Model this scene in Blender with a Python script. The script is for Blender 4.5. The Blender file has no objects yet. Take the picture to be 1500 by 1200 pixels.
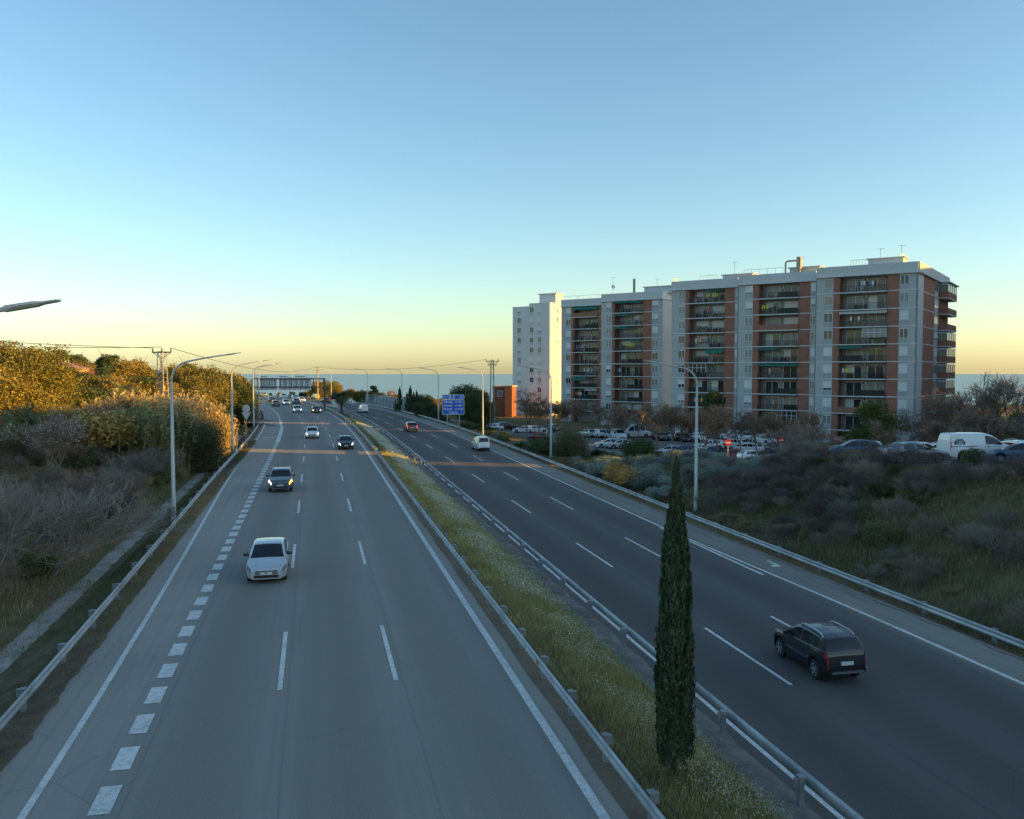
import bpy, math, random
import numpy as np
from mathutils import Vector, Matrix
S = bpy.context.scene
COL = S.collection
R = random.Random(11)
rng = np.random.default_rng(11)
F = 1250.0
PITCH = math.atan(59 / F)
CP, SP = math.cos(PITCH), math.sin(PITCH)
rad = math.radians

# ------------------------------------------------------------------ picture <-> place
def ray(px, py):
    X, Y = (px - 750) / F, (600 - py) / F
    return X, Y * SP + CP, Y * CP - SP
def at(px, py, z):
    dx, dy, dz = ray(px, py); t = z / dz
    return dx * t, dy * t
def atD(px, py, D):
    dx, dy, dz = ray(px, py); t = D / dy
    return dx * t, dz * t

# ------------------------------------------------------------------ object helpers
def link(o, parent=None):
    COL.objects.link(o)
    if parent is not None: o.parent = parent
    return o
def empty(name, loc=(0, 0, 0), rz=0.0):
    o = bpy.data.objects.new(name, None); o.empty_display_size = .3
    o.location = loc; o.rotation_euler = (0, 0, rz)
    return link(o)
def tag(o, label=None, cat=None, group=None, kind=None):
    if label: o['label'] = label
    if cat: o['category'] = cat
    if group: o['group'] = group
    if kind: o['kind'] = kind
    return o

class MB:
    def __init__(s): s.v = []; s.f = []; s.m = []
    def face(s, pts, m=0):
        n = len(s.v); s.v.extend(pts); s.f.append(tuple(range(n, n + len(pts)))); s.m.append(m)
    def box(s, x0, y0, z0, x1, y1, z1, m=0):
        s.hexa([(x0,y0,z0),(x1,y0,z0),(x1,y1,z0),(x0,y1,z0),(x0,y0,z1),(x1,y0,z1),(x1,y1,z1),(x0,y1,z1)], m)
    def hexa(s, p, m=0):
        n = len(s.v); s.v.extend(p)
        for q in ((0,3,2,1),(4,5,6,7),(0,1,5,4),(1,2,6,5),(2,3,7,6),(3,0,4,7)):
            s.f.append(tuple(n + i for i in q)); s.m.append(m)
    def tube(s, pts, r, n=6, m=0, cap=True):
        pts = [Vector(p) for p in pts]
        if not hasattr(r, '__len__'): r = [r] * len(pts)
        base = len(s.v); K = len(pts)
        up = Vector((0, 0, 1))
        a = None
        for i, p in enumerate(pts):
            t = (pts[min(i + 1, K - 1)] - pts[max(i - 1, 0)])
            t = t.normalized() if t.length > 1e-9 else up
            if a is None:
                a = t.cross(Vector((1, 0, 0)) if abs(t.x) < .8 else Vector((0, 1, 0))).normalized()
            a = (a - t * a.dot(t)).normalized()
            b = t.cross(a)
            for k in range(n):
                q = 2 * math.pi * k / n
                s.v.append(tuple(p + (a * math.cos(q) + b * math.sin(q)) * r[i]))
        for i in range(K - 1):
            for k in range(n):
                k2 = (k + 1) % n
                s.f.append((base + i*n + k, base + i*n + k2, base + (i+1)*n + k2, base + (i+1)*n + k)); s.m.append(m)
        if cap:
            s.f.append(tuple(base + k for k in range(n))[::-1]); s.m.append(m)
            s.f.append(tuple(base + (K-1)*n + k for k in range(n))); s.m.append(m)
    def cyl(s, p0, p1, r, n=12, m=0): s.tube([p0, p1], r, n, m)
    def mesh(s, name, mats, smooth=False):
        me = bpy.data.meshes.new(name)
        me.from_pydata(s.v, [], s.f)
        for m_ in (mats if isinstance(mats, (list, tuple)) else [mats]): me.materials.append(m_)
        me.polygons.foreach_set('material_index', s.m)
        if smooth: me.polygons.foreach_set('use_smooth', [True] * len(s.f))
        me.update()
        return me
    def build(s, name, mats, parent=None, smooth=False):
        return link(bpy.data.objects.new(name, s.mesh(name, mats, smooth)), parent)

def np_mesh(name, V, Fc, mats, mi=None, smooth=False, uv=None):
    """V (n,3), Fc (k,3|4) -> mesh, fast"""
    me = bpy.data.meshes.new(name)
    V = np.asarray(V, np.float32); Fc = np.asarray(Fc, np.int32)
    k, c = Fc.shape
    me.vertices.add(len(V)); me.vertices.foreach_set('co', V.ravel())
    me.loops.add(k * c); me.loops.foreach_set('vertex_index', Fc.ravel())
    me.polygons.add(k)
    me.polygons.foreach_set('loop_start', np.arange(0, k * c, c, dtype=np.int32))
    for m_ in (mats if isinstance(mats, (list, tuple)) else [mats]): me.materials.append(m_)
    if mi is not None: me.polygons.foreach_set('material_index', np.asarray(mi, np.int32))
    if smooth: me.polygons.foreach_set('use_smooth', np.ones(k, bool))
    if uv is not None:
        l = me.uv_layers.new(name='UVMap'); l.data.foreach_set('uv', np.asarray(uv, np.float32)[Fc.ravel()].ravel())
    me.update(calc_edges=True)
    return me

# ------------------------------------------------------------------ materials
MATS = {}
def nodes(name):
    m = bpy.data.materials.new(name); m.use_nodes = True
    nt = m.node_tree; b = nt.nodes['Principled BSDF']
    return m, nt, b
def N(nt, t, **kw):
    n = nt.nodes.new(t)
    for k, v in kw.items():
        if k.startswith('i_'): n.inputs[k[2:].replace('_', ' ')].default_value = v
        else: setattr(n, k, v)
    return n
def c4(c): return (c[0], c[1], c[2], 1.0)
def mix(nt, fac, a, b, mode='MIX'):
    n = nt.nodes.new('ShaderNodeMix'); n.data_type = 'RGBA'; n.blend_type = mode
    for i, val in ((0, fac), (6, a), (7, b)):
        if hasattr(val, 'node'): nt.links.new(val, n.inputs[i])
        elif i == 0: n.inputs[0].default_value = val
        else: n.inputs[i].default_value = c4(val)
    return n.outputs[2]
def ramp(nt, inp, stops):
    n = nt.nodes.new('ShaderNodeValToRGB'); e = n.color_ramp.elements
    while len(e) < len(stops): e.new(.5)
    for el, (p, c) in zip(e, stops): el.position = p; el.color = c4(c) if hasattr(c, '__len__') else (c, c, c, 1)
    nt.links.new(inp, n.inputs[0]); return n.outputs[0]
def noise(nt, scale, detail=4, rough=.6, vec=None, dist=0):
    n = N(nt, 'ShaderNodeTexNoise', i_Scale=scale, i_Detail=detail, i_Roughness=rough, i_Distortion=dist)
    if vec is not None: nt.links.new(vec, n.inputs['Vector'])
    return n.outputs[0]
def world_pos(nt):
    return N(nt, 'ShaderNodeNewGeometry').outputs['Position']
def bump(nt, b, h, strength=.3, dist=.02):
    n = N(nt, 'ShaderNodeBump', i_Strength=strength, i_Distance=dist)
    nt.links.new(h, n.inputs['Height']); nt.links.new(n.outputs[0], b.inputs['Normal'])

def plain(name, c, rough=.6, metal=0.0, var=.12, scale=2.0, spec=.5, bumps=0.0, coat=0):
    """a colour broken up by soft blotches of wear"""
    if name in MATS: return MATS[name]
    m, nt, b = nodes(name)
    p = N(nt, 'ShaderNodeTexCoord').outputs['Object']
    f = noise(nt, scale, 5, .65, p)
    lo = [x * (1 - var) for x in c]; hi = [min(1, x * (1 + var)) for x in c]
    nt.links.new(ramp(nt, f, [(.3, lo), (.7, hi)]), b.inputs['Base Color'])
    b.inputs['Roughness'].default_value = rough; b.inputs['Metallic'].default_value = metal
    b.inputs['Specular IOR Level'].default_value = spec
    b.inputs['Coat Weight'].default_value = coat; b.inputs['Coat Roughness'].default_value = .06
    if bumps: bump(nt, b, noise(nt, scale * 12, 4, .6, p), bumps, .01)
    MATS[name] = m; return m
def paint(name, c, metal=0.0, rough=.32):
    return plain('paint_' + name, c, rough, metal, .05, .8, .5, 0, .7)
def glow(name, c, s):
    if name in MATS: return MATS[name]
    m, nt, b = nodes(name)
    b.inputs['Base Color'].default_value = c4(c); b.inputs['Emission Color'].default_value = c4(c)
    b.inputs['Emission Strength'].default_value = s; MATS[name] = m; return m
def leaf(name, c1, c2, c3=None, trans=.25, patch=.35):
    """foliage: each leaf its own tint, plus broad patches through the plant"""
    if name in MATS: return MATS[name]
    m, nt, b = nodes(name)
    g = N(nt, 'ShaderNodeNewGeometry'); oi = N(nt, 'ShaderNodeObjectInfo')
    c1, c2, c3 = [[min(.75, x * 2.6) for x in q] for q in (c1, c2, c3 or c2)]
    col = ramp(nt, g.outputs['Random Per Island'], [(0, c1), (.55, c2), (1, c3)])
    n = noise(nt, patch, 3, .6, g.outputs['Position'])
    col = mix(nt, ramp(nt, n, [(.35, 0.0), (.65, .75)]), col, [x * .6 for x in c2], 'MIX')
    hs = N(nt, 'ShaderNodeHueSaturation')
    mr = N(nt, 'ShaderNodeMapRange'); nt.links.new(oi.outputs['Random'], mr.inputs[0])
    mr.inputs[3].default_value = .8; mr.inputs[4].default_value = 1.25
    nt.links.new(mr.outputs[0], hs.inputs['Value'])
    mr2 = N(nt, 'ShaderNodeMapRange'); nt.links.new(oi.outputs['Random'], mr2.inputs[0])
    mr2.inputs[3].default_value = .515; mr2.inputs[4].default_value = .485
    nt.links.new(mr2.outputs[0], hs.inputs['Hue']); nt.links.new(col, hs.inputs['Color'])
    col = hs.outputs[0]
    b.inputs['Roughness'].default_value = .75; b.inputs['Specular IOR Level'].default_value = .2
    nt.links.new(col, b.inputs['Base Color'])
    if trans:
        t = N(nt, 'ShaderNodeBsdfTranslucent'); nt.links.new(col, t.inputs[0])
        ms = N(nt, 'ShaderNodeMixShader'); ms.inputs[0].default_value = trans
        nt.links.new(b.outputs[0], ms.inputs[1]); nt.links.new(t.outputs[0], ms.inputs[2])
        nt.links.new(ms.outputs[0], nt.nodes['Material Output'].inputs[0])
    MATS[name] = m; return m

# ------------------------------------------------------------------ alignment of the motorway
ZL, ZR = -9.6, -10.6
DS = 1.0
def heading(s):
    h = 13.1
    if s > 80: h += .00033 * (min(s, 300) - 80) ** 2
    if s > 300: h += .145 * (s - 300)
    return rad(h)
ANCH = at(757, 1000.6, ZL)
S0, S1 = -40, 560
_s = np.arange(S0, S1 + 1, DS); _h = np.array([heading(s) for s in _s])
_dx = -np.sin(_h) * DS; _dy = np.cos(_h) * DS
_x = np.concatenate([[0], np.cumsum(_dx)[:-1]]); _y = np.concatenate([[0], np.cumsum(_dy)[:-1]])
_i = int(np.argmin(np.abs(_s - 26)))
_x += ANCH[0] - _x[_i]; _y += ANCH[1] - _y[_i]
def P(s, u):
    s = min(max(s, S0), S1)
    x = np.interp(s, _s, _x); y = np.interp(s, _s, _y); h = np.interp(s, _s, _h)
    return float(x + u * math.cos(h)), float(y + u * math.sin(h))
def PA(s, u):
    s = np.clip(s, S0, S1)
    h = np.interp(s, _s, _h)
    return np.interp(s, _s, _x) + u * np.cos(h), np.interp(s, _s, _y) + u * np.sin(h)
def SU(x, y):
    d = (x - _x) ** 2 + (y - _y) ** 2; i = int(np.argmin(d)); h = _h[i]
    return float(_s[i] - (x - _x[i]) * math.sin(h) + (y - _y[i]) * math.cos(h)), float((x - _x[i]) * math.cos(h) + (y - _y[i]) * math.sin(h))
def head_at(s): return float(np.interp(s, _s, _h))

LOTY = [0, 40, 55, 65, 92, 115, 130, 160, 230, 330]
LOTZ = [-6.0, -6.1, -6.35, -6.72, -10.4, -11.8, -12.4, -12.7, -13.2, -14]
def sm(a, b, x): t = np.clip((x - a) / (b - a), 0, 1); return t * t * (3 - 2 * t)
LU = [-300, -170, -95, -60, -42, -30, -22, -18.6, -17.6, -16.0, -15.3, -14.3, -13.7, .5, 1.0, 2.3, 3.6, 4.2, 5.0, 5.3, 5.6, 19.4, 19.9, 20.6]
LZ = [4.5, .5, -3.2, -5.0, -6.4, -7.9, -9.7, -10.2, -10.35, -10.35, -9.95, -9.75, -9.78, -9.78, -9.66, -9.85, -10.25, -10.5, -10.5, -10.72, -10.78, -10.78, -10.95, -11.0]
def ground(s, u, x=None, y=None):
    """height of the land at alignment coordinates s, u (numpy or float)"""
    s = np.asarray(s, float); u = np.asarray(u, float)
    if x is None: x, y = PA(s, u)
    z = np.interp(u, LU, LZ)
    hill = sm(270, 360, s)
    z = np.where(u < -15, z * (1 - hill) + np.minimum(z, -10.2) * hill, z)
    lot = np.interp(y, LOTY, LOTZ)
    k = sm(20.6, 34.0, u)
    z = np.where(u > 20.6, -11.0 * (1 - k) + lot * k, z)
    w = np.where((u > 21) | (u < -18.6), 1.0, 0.0)
    near = np.clip(np.where(u > 0, (u - 21) / 4, (-18.6 - u) / 4), 0, 1) * w * np.where(u > 33, 0, 1)
    z = z + near * (.22 * np.sin(x * .55 + 1.3) * np.cos(y * .47) + .12 * np.sin(x * 1.4 + y * 1.1))
    z = z - 92 * sm(330, 860, y) * np.where(np.abs(u - 3) > 20, 1, .5)
    return z
def gz(x, y):
    s, u = SU(x, y); return float(ground(s, u, x, y))
def drop(px, py):
    """the point of the land seen at a pixel"""
    dx, dy, dz = ray(px, py); best = None
    for k in range(160, 4200):
        t = k * .1
        if gz(dx * t, dy * t) >= dz * t: return dx * t, dy * t, dz * t
    return dx * 300, dy * 300, dz * 300
def lotz(y): return float(np.interp(y, LOTY, LOTZ)) + .03
def at_lot(px, py):
    dx, dy, dz = ray(px, py); q = dz / dy
    ys = np.arange(40, 260, .25); below = q * ys <= np.interp(ys, LOTY, LOTZ) + .03
    k = int(np.argmax(below)) if px > 1200 else int(len(ys) - np.argmax(~below[::-1]))      # near or far side of the dip
    y = float(ys[min(k, len(ys) - 1)]); return dx / dy * y, y, lotz(y)

def ribbon(name, u0, u1, s0, s1, zf, mat, du=None, ds=2.0, parent=None, kind='structure'):
    ss = np.arange(s0, s1 + .01, ds)
    fu0 = u0 if callable(u0) else (lambda s: u0); fu1 = u1 if callable(u1) else (lambda s: u1)
    n = 2 if du is None else du
    V = []; UV = []
    for s in ss:
        for k in range(n):
            u = fu0(s) + (fu1(s) - fu0(s)) * k / (n - 1)
            x, y = P(s, u); V.append((x, y, zf(s, u))); UV.append((u, s))
    Fc = [(i*n+k, i*n+k+1, (i+1)*n+k+1, (i+1)*n+k) for i in range(len(ss)-1) for k in range(n-1)]
    o = link(bpy.data.objects.new(name, np_mesh(name, V, Fc, mat, uv=UV)), parent)
    if kind: tag(o, kind=kind)
    return o

# ------------------------------------------------------------------ setting: land, sea, roads
def land_material():
    m, nt, b = nodes('rough_land')
    p = world_pos(nt)
    n1 = noise(nt, .09, 5, .65, p); n2 = noise(nt, .9, 6, .7, p); n3 = noise(nt, 6, 4, .7, p)
    a = mix(nt, ramp(nt, n1, [(.4, 0.), (.62, 1.)]), (.13, .12, .055), (.22, .17, .095))
    a = mix(nt, ramp(nt, n2, [(.45, 0.), (.75, .8)]), a, (.05, .04, .025))
    a = mix(nt, ramp(nt, n3, [(.5, 0.), (.8, .45)]), a, (.17, .14, .085))
    nt.links.new(a, b.inputs['Base Color']); b.inputs['Roughness'].default_value = .95
    b.inputs['Specular IOR Level'].default_value = .1
    bump(nt, b, n3, .6, .12)
    return m
LAND = land_material()
us = np.concatenate([np.arange(-300, -60, 10), np.arange(-60, -22, 2), np.array(LU[6:-1]), np.arange(20.6, 36, 1.2), np.arange(36, 120, 6), np.arange(120, 301, 20)])
ss_ = np.concatenate([np.arange(-38, 120, 2.0), np.arange(120, 556, 6.0)])
SG, UG = np.meshgrid(ss_, us, indexing='ij')
XG, YG = PA(SG, UG); ZG = ground(SG, UG, XG, YG)
nu = len(us)
V = np.stack([XG.ravel(), YG.ravel(), ZG.ravel()], 1)
I = np.arange(len(ss_) - 1)[:, None] * nu + np.arange(nu - 1)[None, :]
I = I.ravel()
tag(link(bpy.data.objects.new('terrain', np_mesh('terrain', V, np.stack([I, I+1, I+nu+1, I+nu], 1), LAND, smooth=True))), kind='structure')

def sea_material():
    m, nt, b = nodes('sea_water')
    p = world_pos(nt)
    mp = N(nt, 'ShaderNodeMapping'); mp.inputs['Scale'].default_value = (.003, .0009, 1); nt.links.new(p, mp.inputs[0])
    n = noise(nt, 3.0, 5, .6, mp.outputs[0])
    nt.links.new(ramp(nt, n, [(.3, (.24, .42, .49)), (.7, (.29, .48, .54))]), b.inputs['Base Color'])
    b.inputs['Roughness'].default_value = .55; b.inputs['Specular IOR Level'].default_value = .25
    return m
mb = MB(); mb.face([(-16000, -200, -100), (16000, -200, -100), (16000, 17500, -100), (-16000, 17500, -100)])
tag(mb.build('sea', sea_material()), kind='structure')

# unseen ridge added right of the road to shade it; notches pass sun bands
RY = [-80, -20, 20, 59, 64.6, 65.2, 67.8, 68.4, 108, 114.2, 114.8, 117.4, 118.0, 158, 163, 186, 192]
RH = [33, 33, 33, 30, 29.5, -8, -8, 29, 29, 29, -6, -6, 29, 29, 42, 42, -13]
mb = MB(); prof = [(119, -14.5), (130, None), (175, None), (225, -14.5)]
for i in range(len(RY) - 1):
    for j in range(3):
        q = []
        for (ii, jj) in ((i, j), (i, j+1), (i+1, j+1), (i+1, j)):
            x, z = prof[jj]; q.append((x, RY[ii] - (x - 130) * .2126, RH[ii] if z is None else z))
        mb.face(q)
for i in (0, len(RY)-1): mb.face([(x, RY[i] - (x - 130) * .2126, RH[i] if z is None else z) for x, z in prof])
tag(mb.build('shade_ridge', LAND), kind='structure')

def asphalt(name, c, centres, wear, shoulder=None, dark=.66, joints=None):
    m, nt, b = nodes(name)
    uvn = N(nt, 'ShaderNodeTexCoord').outputs['UV']
    sep = N(nt, 'ShaderNodeSeparateXYZ'); nt.links.new(uvn, sep.inputs[0])
    mp = N(nt, 'ShaderNodeMapping'); mp.inputs['Scale'].default_value = (1.1, .018, 1); nt.links.new(uvn, mp.inputs[0])
    streak = noise(nt, 1.0, 5, .65, mp.outputs[0])
    blot = noise(nt, .12, 5, .6, uvn); grit = noise(nt, 28, 3, .7, uvn)
    u = sep.outputs[0]
    # dark oil track down the middle of each lane
    w = N(nt, 'ShaderNodeMath', operation='MULTIPLY_ADD'); nt.links.new(u, w.inputs[0])
    w.inputs[1].default_value = 2 * math.pi / 3.5; w.inputs[2].default_value = -centres * 2 * math.pi / 3.5
    co = N(nt, 'ShaderNodeMath', operation='COSINE'); nt.links.new(w.outputs[0], co.inputs[0])
    ad = N(nt, 'ShaderNodeMath', operation='MULTIPLY_ADD'); nt.links.new(co.outputs[0], ad.inputs[0]); ad.inputs[1].default_value = .5; ad.inputs[2].default_value = .5
    base = [x for x in c]
    col = mix(nt, ramp(nt, streak, [(.3, 0.), (.72, 1.)]), [x * .76 for x in base], [x * 1.16 for x in base])
    mu = N(nt, 'ShaderNodeMath', operation='MULTIPLY'); nt.links.new(ad.outputs[0], mu.inputs[0]); mu.inputs[1].default_value = wear
    col = mix(nt, mu.outputs[0], col, [x * dark for x in base])
    if shoulder:
        for lo, hi, sc in shoulder:
            mr = N(nt, 'ShaderNodeMapRange'); nt.links.new(u, mr.inputs[0]); mr.inputs[1].default_value = lo; mr.inputs[2].default_value = hi
            col = mix(nt, mr.outputs[0], col, sc)
    col = mix(nt, ramp(nt, blot, [(.4, 0.), (.75, .5)]), col, [x * .74 for x in base])
    mpb = N(nt, 'ShaderNodeMapping'); mpb.inputs['Scale'].default_value = (.9, .12, 1); nt.links.new(uvn, mpb.inputs[0])
    col = mix(nt, ramp(nt, noise(nt, 1.0, 3, .5, mpb.outputs[0]), [(.62, 0.), (.66, .28)]), col, [x * .7 for x in base])      # old resurfacing patches
    wig = N(nt, 'ShaderNodeMath', operation='MULTIPLY_ADD'); nt.links.new(streak, wig.inputs[0]); wig.inputs[1].default_value = .12; nt.links.new(u, wig.inputs[2])
    for u0 in (joints or ()):                                                     # longitudinal paving joints
        d = N(nt, 'ShaderNodeMath', operation='SUBTRACT'); nt.links.new(wig.outputs[0], d.inputs[0]); d.inputs[1].default_value = u0
        a = N(nt, 'ShaderNodeMath', operation='ABSOLUTE'); nt.links.new(d.outputs[0], a.inputs[0])
        col = mix(nt, ramp(nt, a.outputs[0], [(.015, .5), (.05, 0.)]), col, [x * .55 for x in base])
    mp2 = N(nt, 'ShaderNodeMapping'); mp2.inputs['Scale'].default_value = (5.5, .035, 1); nt.links.new(uvn, mp2.inputs[0])
    fine = noise(nt, 1.0, 4, .7, mp2.outputs[0])
    col = mix(nt, ramp(nt, fine, [(.48, 0.), (.75, .55)]), col, [x * .72 for x in base])
    seam = N(nt, 'ShaderNodeTexVoronoi', feature='DISTANCE_TO_EDGE'); seam.inputs['Scale'].default_value = .16; nt.links.new(uvn, seam.inputs['Vector'])
    cr = ramp(nt, seam.outputs[0], [(0., 1.), (.004, 0.)])
    cm = N(nt, 'ShaderNodeMath', operation='MULTIPLY'); nt.links.new(cr, cm.inputs[0]); nt.links.new(ramp(nt, blot, [(.5, 0.), (.62, .6)]), cm.inputs[1])
    col = mix(nt, cm.outputs[0], col, [x * .45 for x in base])
    col = mix(nt, ramp(nt, grit, [(.4, 0.), (.85, .7)]), col, [x * 1.5 for x in base])
    col = mix(nt, ramp(nt, noise(nt, 55, 2, .6, uvn), [(.5, 0.), (.8, .6)]), col, [x * .6 for x in base])
    nt.links.new(col, b.inputs['Base Color']); b.inputs['Roughness'].default_value = .8
    b.inputs['Specular IOR Level'].default_value = .3
    bump(nt, b, grit, .12, .01)
    return m
ASL = asphalt('grey_asphalt', (.272, .252, .222), -1.75, .8, [(-10.3, -11.1, (.365, .335, .29)), (-.2, .2, (.325, .3, .262))], joints=(-3.3, -6.75, -10.1))
ASR = asphalt('dark_asphalt', (.118, .110, .101), 7.8, .9, [(16.6, 17.3, (.30, .272, .23))], .55, (9.8, 13.35, 17.0))
SD0, SD1 = -20, 520
ul = lambda s: -13.4 - .5 * float(sm(20, 85, s))
ribbon('road', ul, .6, SD0, SD1, lambda s, u: ZL, ASL, 8)
ribbon('road', 5.5, 19.3, SD0, SD1, lambda s, u: ZR, ASR, 8)
# joining lane that comes in from the left beyond the first bushes
ENT = asphalt('slip_road_asphalt', (.12, .125, .13), 0, 0)
pts = [(150, -13.0, -11.0), (158, -14.5, -10.6), (164, -17, -11.0), (170, -21, -14), (178, -28, -19), (190, -38, -27), (205, -48, -37)]
V = []; UV = []
for s, a, b_ in pts:
    for u in (a, b_): V.append((*P(s, u), ZL + .006 if s < 166 else ZL + .1)); UV.append((u, s))
tag(link(bpy.data.objects.new('slip_road', np_mesh('slip_road', V, [(2*i, 2*i+1, 2*i+3, 2*i+2) for i in range(len(pts)-1)], ENT, uv=UV))), kind='structure')

def worn(name, c, under, amt=.5):
    m, nt, b = nodes(name)
    p = world_pos(nt)
    n = noise(nt, 5, 6, .75, p); n2 = noise(nt, .5, 3, .6, p)
    col = mix(nt, ramp(nt, n, [(.45, 0.), (.72, amt)]), c, under)
    col = mix(nt, ramp(nt, n2, [(.45, 0.), (.7, .25)]), col, under)
    nt.links.new(col, b.inputs['Base Color']); b.inputs['Roughness'].default_value = .7
    return m
WHITE = worn('road_paint', (.76, .75, .71), (.17, .17, .165), .7)
WHITE2 = worn('worn_road_paint', (.52, .55, .56), (.09, .1, .11), .7)
mb = MB()
def strip(u0, u1, s0, s1, z, step=3.0, m=0):
    n = max(1, int(math.ceil((s1 - s0) / step)))
    f0 = u0 if callable(u0) else (lambda s: u0); f1 = u1 if callable(u1) else (lambda s: u1)
    for i in range(n):
        a, b_ = s0 + (s1 - s0) * i / n, s0 + (s1 - s0) * (i + 1) / n
        mb.face([(*P(a, f0(a)), z), (*P(a, f1(a)), z), (*P(b_, f1(b_)), z), (*P(b_, f0(b_)), z)], m)
zl, zr = ZL + .012, ZR + .004
strip(-.12, .12, SD0, SD1, zl)
el = lambda s: -12.15 - 1.3 * float(sm(18, 95, s))
strip(lambda s: el(s) - .09, lambda s: el(s) + .09, SD0, 156, zl)
k0 = SU(*at(582, 997, ZL))[0]
for i in range(-2, 28):
    s = k0 + 16.1 * i
    for u in (-3.58, -7.05): strip(u - .075, u + .075, s, s + 5.8, zl, 6)
k0 = SU(*at(163, 1192, ZL))[0]
for i in range(-8, 52):
    s = k0 + 2.1 * i
    if s < 116: strip(-10.82, -10.36, s, s + 1.3, zl, 2)
strip(lambda s: -10.84, lambda s: -10.3, 117, 150, zl)
strip(lambda s: -10.84 - .09 * (s - 150) * .2, lambda s: -10.5 - .004 * (s - 150), 150, 166, zl)
strip(lambda s: -11.05, lambda s: -10.8, 166, SD1, zl)
for i in range(4):     # hatching in the nose
    mb.face([(*P(151 + i*3.2, -10.9), zl+.003), (*P(152.2 + i*3.2, -10.9), zl+.003), (*P(154 + i*3.6, -11.9 - i*.9), zl+.003), (*P(152.8 + i*3.6, -11.9 - i*.9), zl+.003)])
for s in (124,):       # arrow head in the joining lane
    mb.face([(*P(s, -12.9), zl), (*P(s + .5, -12.9), zl), (*P(s + 2.2, -12.1), zl), (*P(s + 1.2, -12.1), zl)])
    mb.face([(*P(s, -11.3), zl), (*P(s + 1.2, -12.1), zl), (*P(s + 2.2, -12.1), zl), (*P(s + .5, -11.3), zl)])
strip(6.0, 6.15, SD0, SD1, zr)
k0 = SU(*at(1165, 1003, ZR))[0]
for i in range(-3, 26):
    s = k0 + 17.6 * i
    strip(9.5, 9.64, s, s + 6.5, zr, 7)
    strip(13.0, 13.14, s + .9, s + 7.4, zr, 7)
er = lambda s: 16.75 + .5 * (1 - float(sm(30, 54, s)))
strip(lambda s: er(s) - .09, lambda s: er(s) + .09, SD0, SD1, zr)
strip(lambda s: er(54) - .3 + .0*s, lambda s: er(54) - .12, 40.5, 54, zr)
mb.face([(*P(42, 18.0), zr), (*P(42.4, 18.0), zr), (*P(42.4, 18.5), zr), (*P(42, 18.5), zr)])
mb.face([(*P(42.4, 18.35), zr), (*P(43.4, 18.35), zr), (*P(43.4, 18.5), zr), (*P(42.4, 18.5), zr)])
tag(mb.build('road_markings', WHITE), kind='structure')

# dirt strips, concrete channels
def dirt(name, c1, c2, sc=1.2):
    m, nt, b = nodes(name)
    p = world_pos(nt); n = noise(nt, sc, 6, .75, p); n2 = noise(nt, sc * 7, 4, .7, p)
    col = mix(nt, ramp(nt, n, [(.35, 0.), (.65, 1.)]), c1, c2)
    col = mix(nt, ramp(nt, n2, [(.55, 0.), (.85, .6)]), col, [x * 1.6 for x in c2])
    nt.links.new(col, b.inputs['Base Color']); b.inputs['Roughness'].default_value = .95
    bump(nt, b, n2, .5, .03); return m
DIRT = dirt('roadside_dirt', (.12, .088, .055), (.19, .145, .095))
CONC = dirt('weathered_concrete', (.13, .118, .095), (.25, .228, .19), 1.3)
CONC2 = dirt('pale_concrete', (.22, .185, .15), (.42, .355, .30), .8)
wob = lambda u, a, f, ph: (lambda s: u + a * math.sin(s * f + ph) + a * .6 * math.sin(s * f * 2.7 + ph * 2))
ribbon('verge', wob(.52, .03, .9, 0), 1.25, SD0, 300, lambda s, u: ZL + .01 - .03 * (u - .5), DIRT, 4)
ribbon('verge', lambda s: ul(s) - .9, lambda s: ul(s) + .12 + .04 * math.sin(s * .8) + .04 * math.sin(s * 2.3 + 1) + .04 * math.sin(s * 5.1), SD0, 150, lambda s, u: ZL - .02 + .045 * (u - ul(s) + .6), DIRT, 5, .5)
ribbon('verge', lambda s: 19.05 + .08 * math.sin(s * .7) + .1 * math.sin(s * 1.9 + 2) + .06 * math.sin(s * 4.7), 20.4, SD0, 300, lambda s, u: ZR + .015 - .3 * max(0, u - 19.15), DIRT, 5, .5)
ribbon('gutter', wob(4.5, .09, 1.2, 1), 5.52, SD0, 240, lambda s, u: -10.40 + .13 * abs(u - 4.7) - .10 * ((s % 3.2) / 3.2) - .22 * max(0, u - 4.9), CONC, 7, .4)
ribbon('drainage_channel', wob(-17.4, .16, .7, 0), wob(-16.3, .1, 1.1, 2), 2, 140, lambda s, u: -10.31 - .07 * ((u + 16.85) / .55) ** 4, CONC2, 6, 1.0)
LOTM = asphalt('lot_asphalt', (.17, .165, .155), 0, 0)
ribbon('parking_lot', 34.3, 74, 14, 150, lambda s, u: lotz(P(s, u)[1]), LOTM, 20, 3.0)
ribbon('service_road', lambda s: 26.5 + 7.8 * (1 - float(sm(150, 185, s))), lambda s: 74 - 39 * float(sm(150, 175, s)), 150, 262, lambda s, u: max(lotz(P(s, u)[1]), float(ground(s, u)) + .05), LOTM, 8, 3.0)
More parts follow.
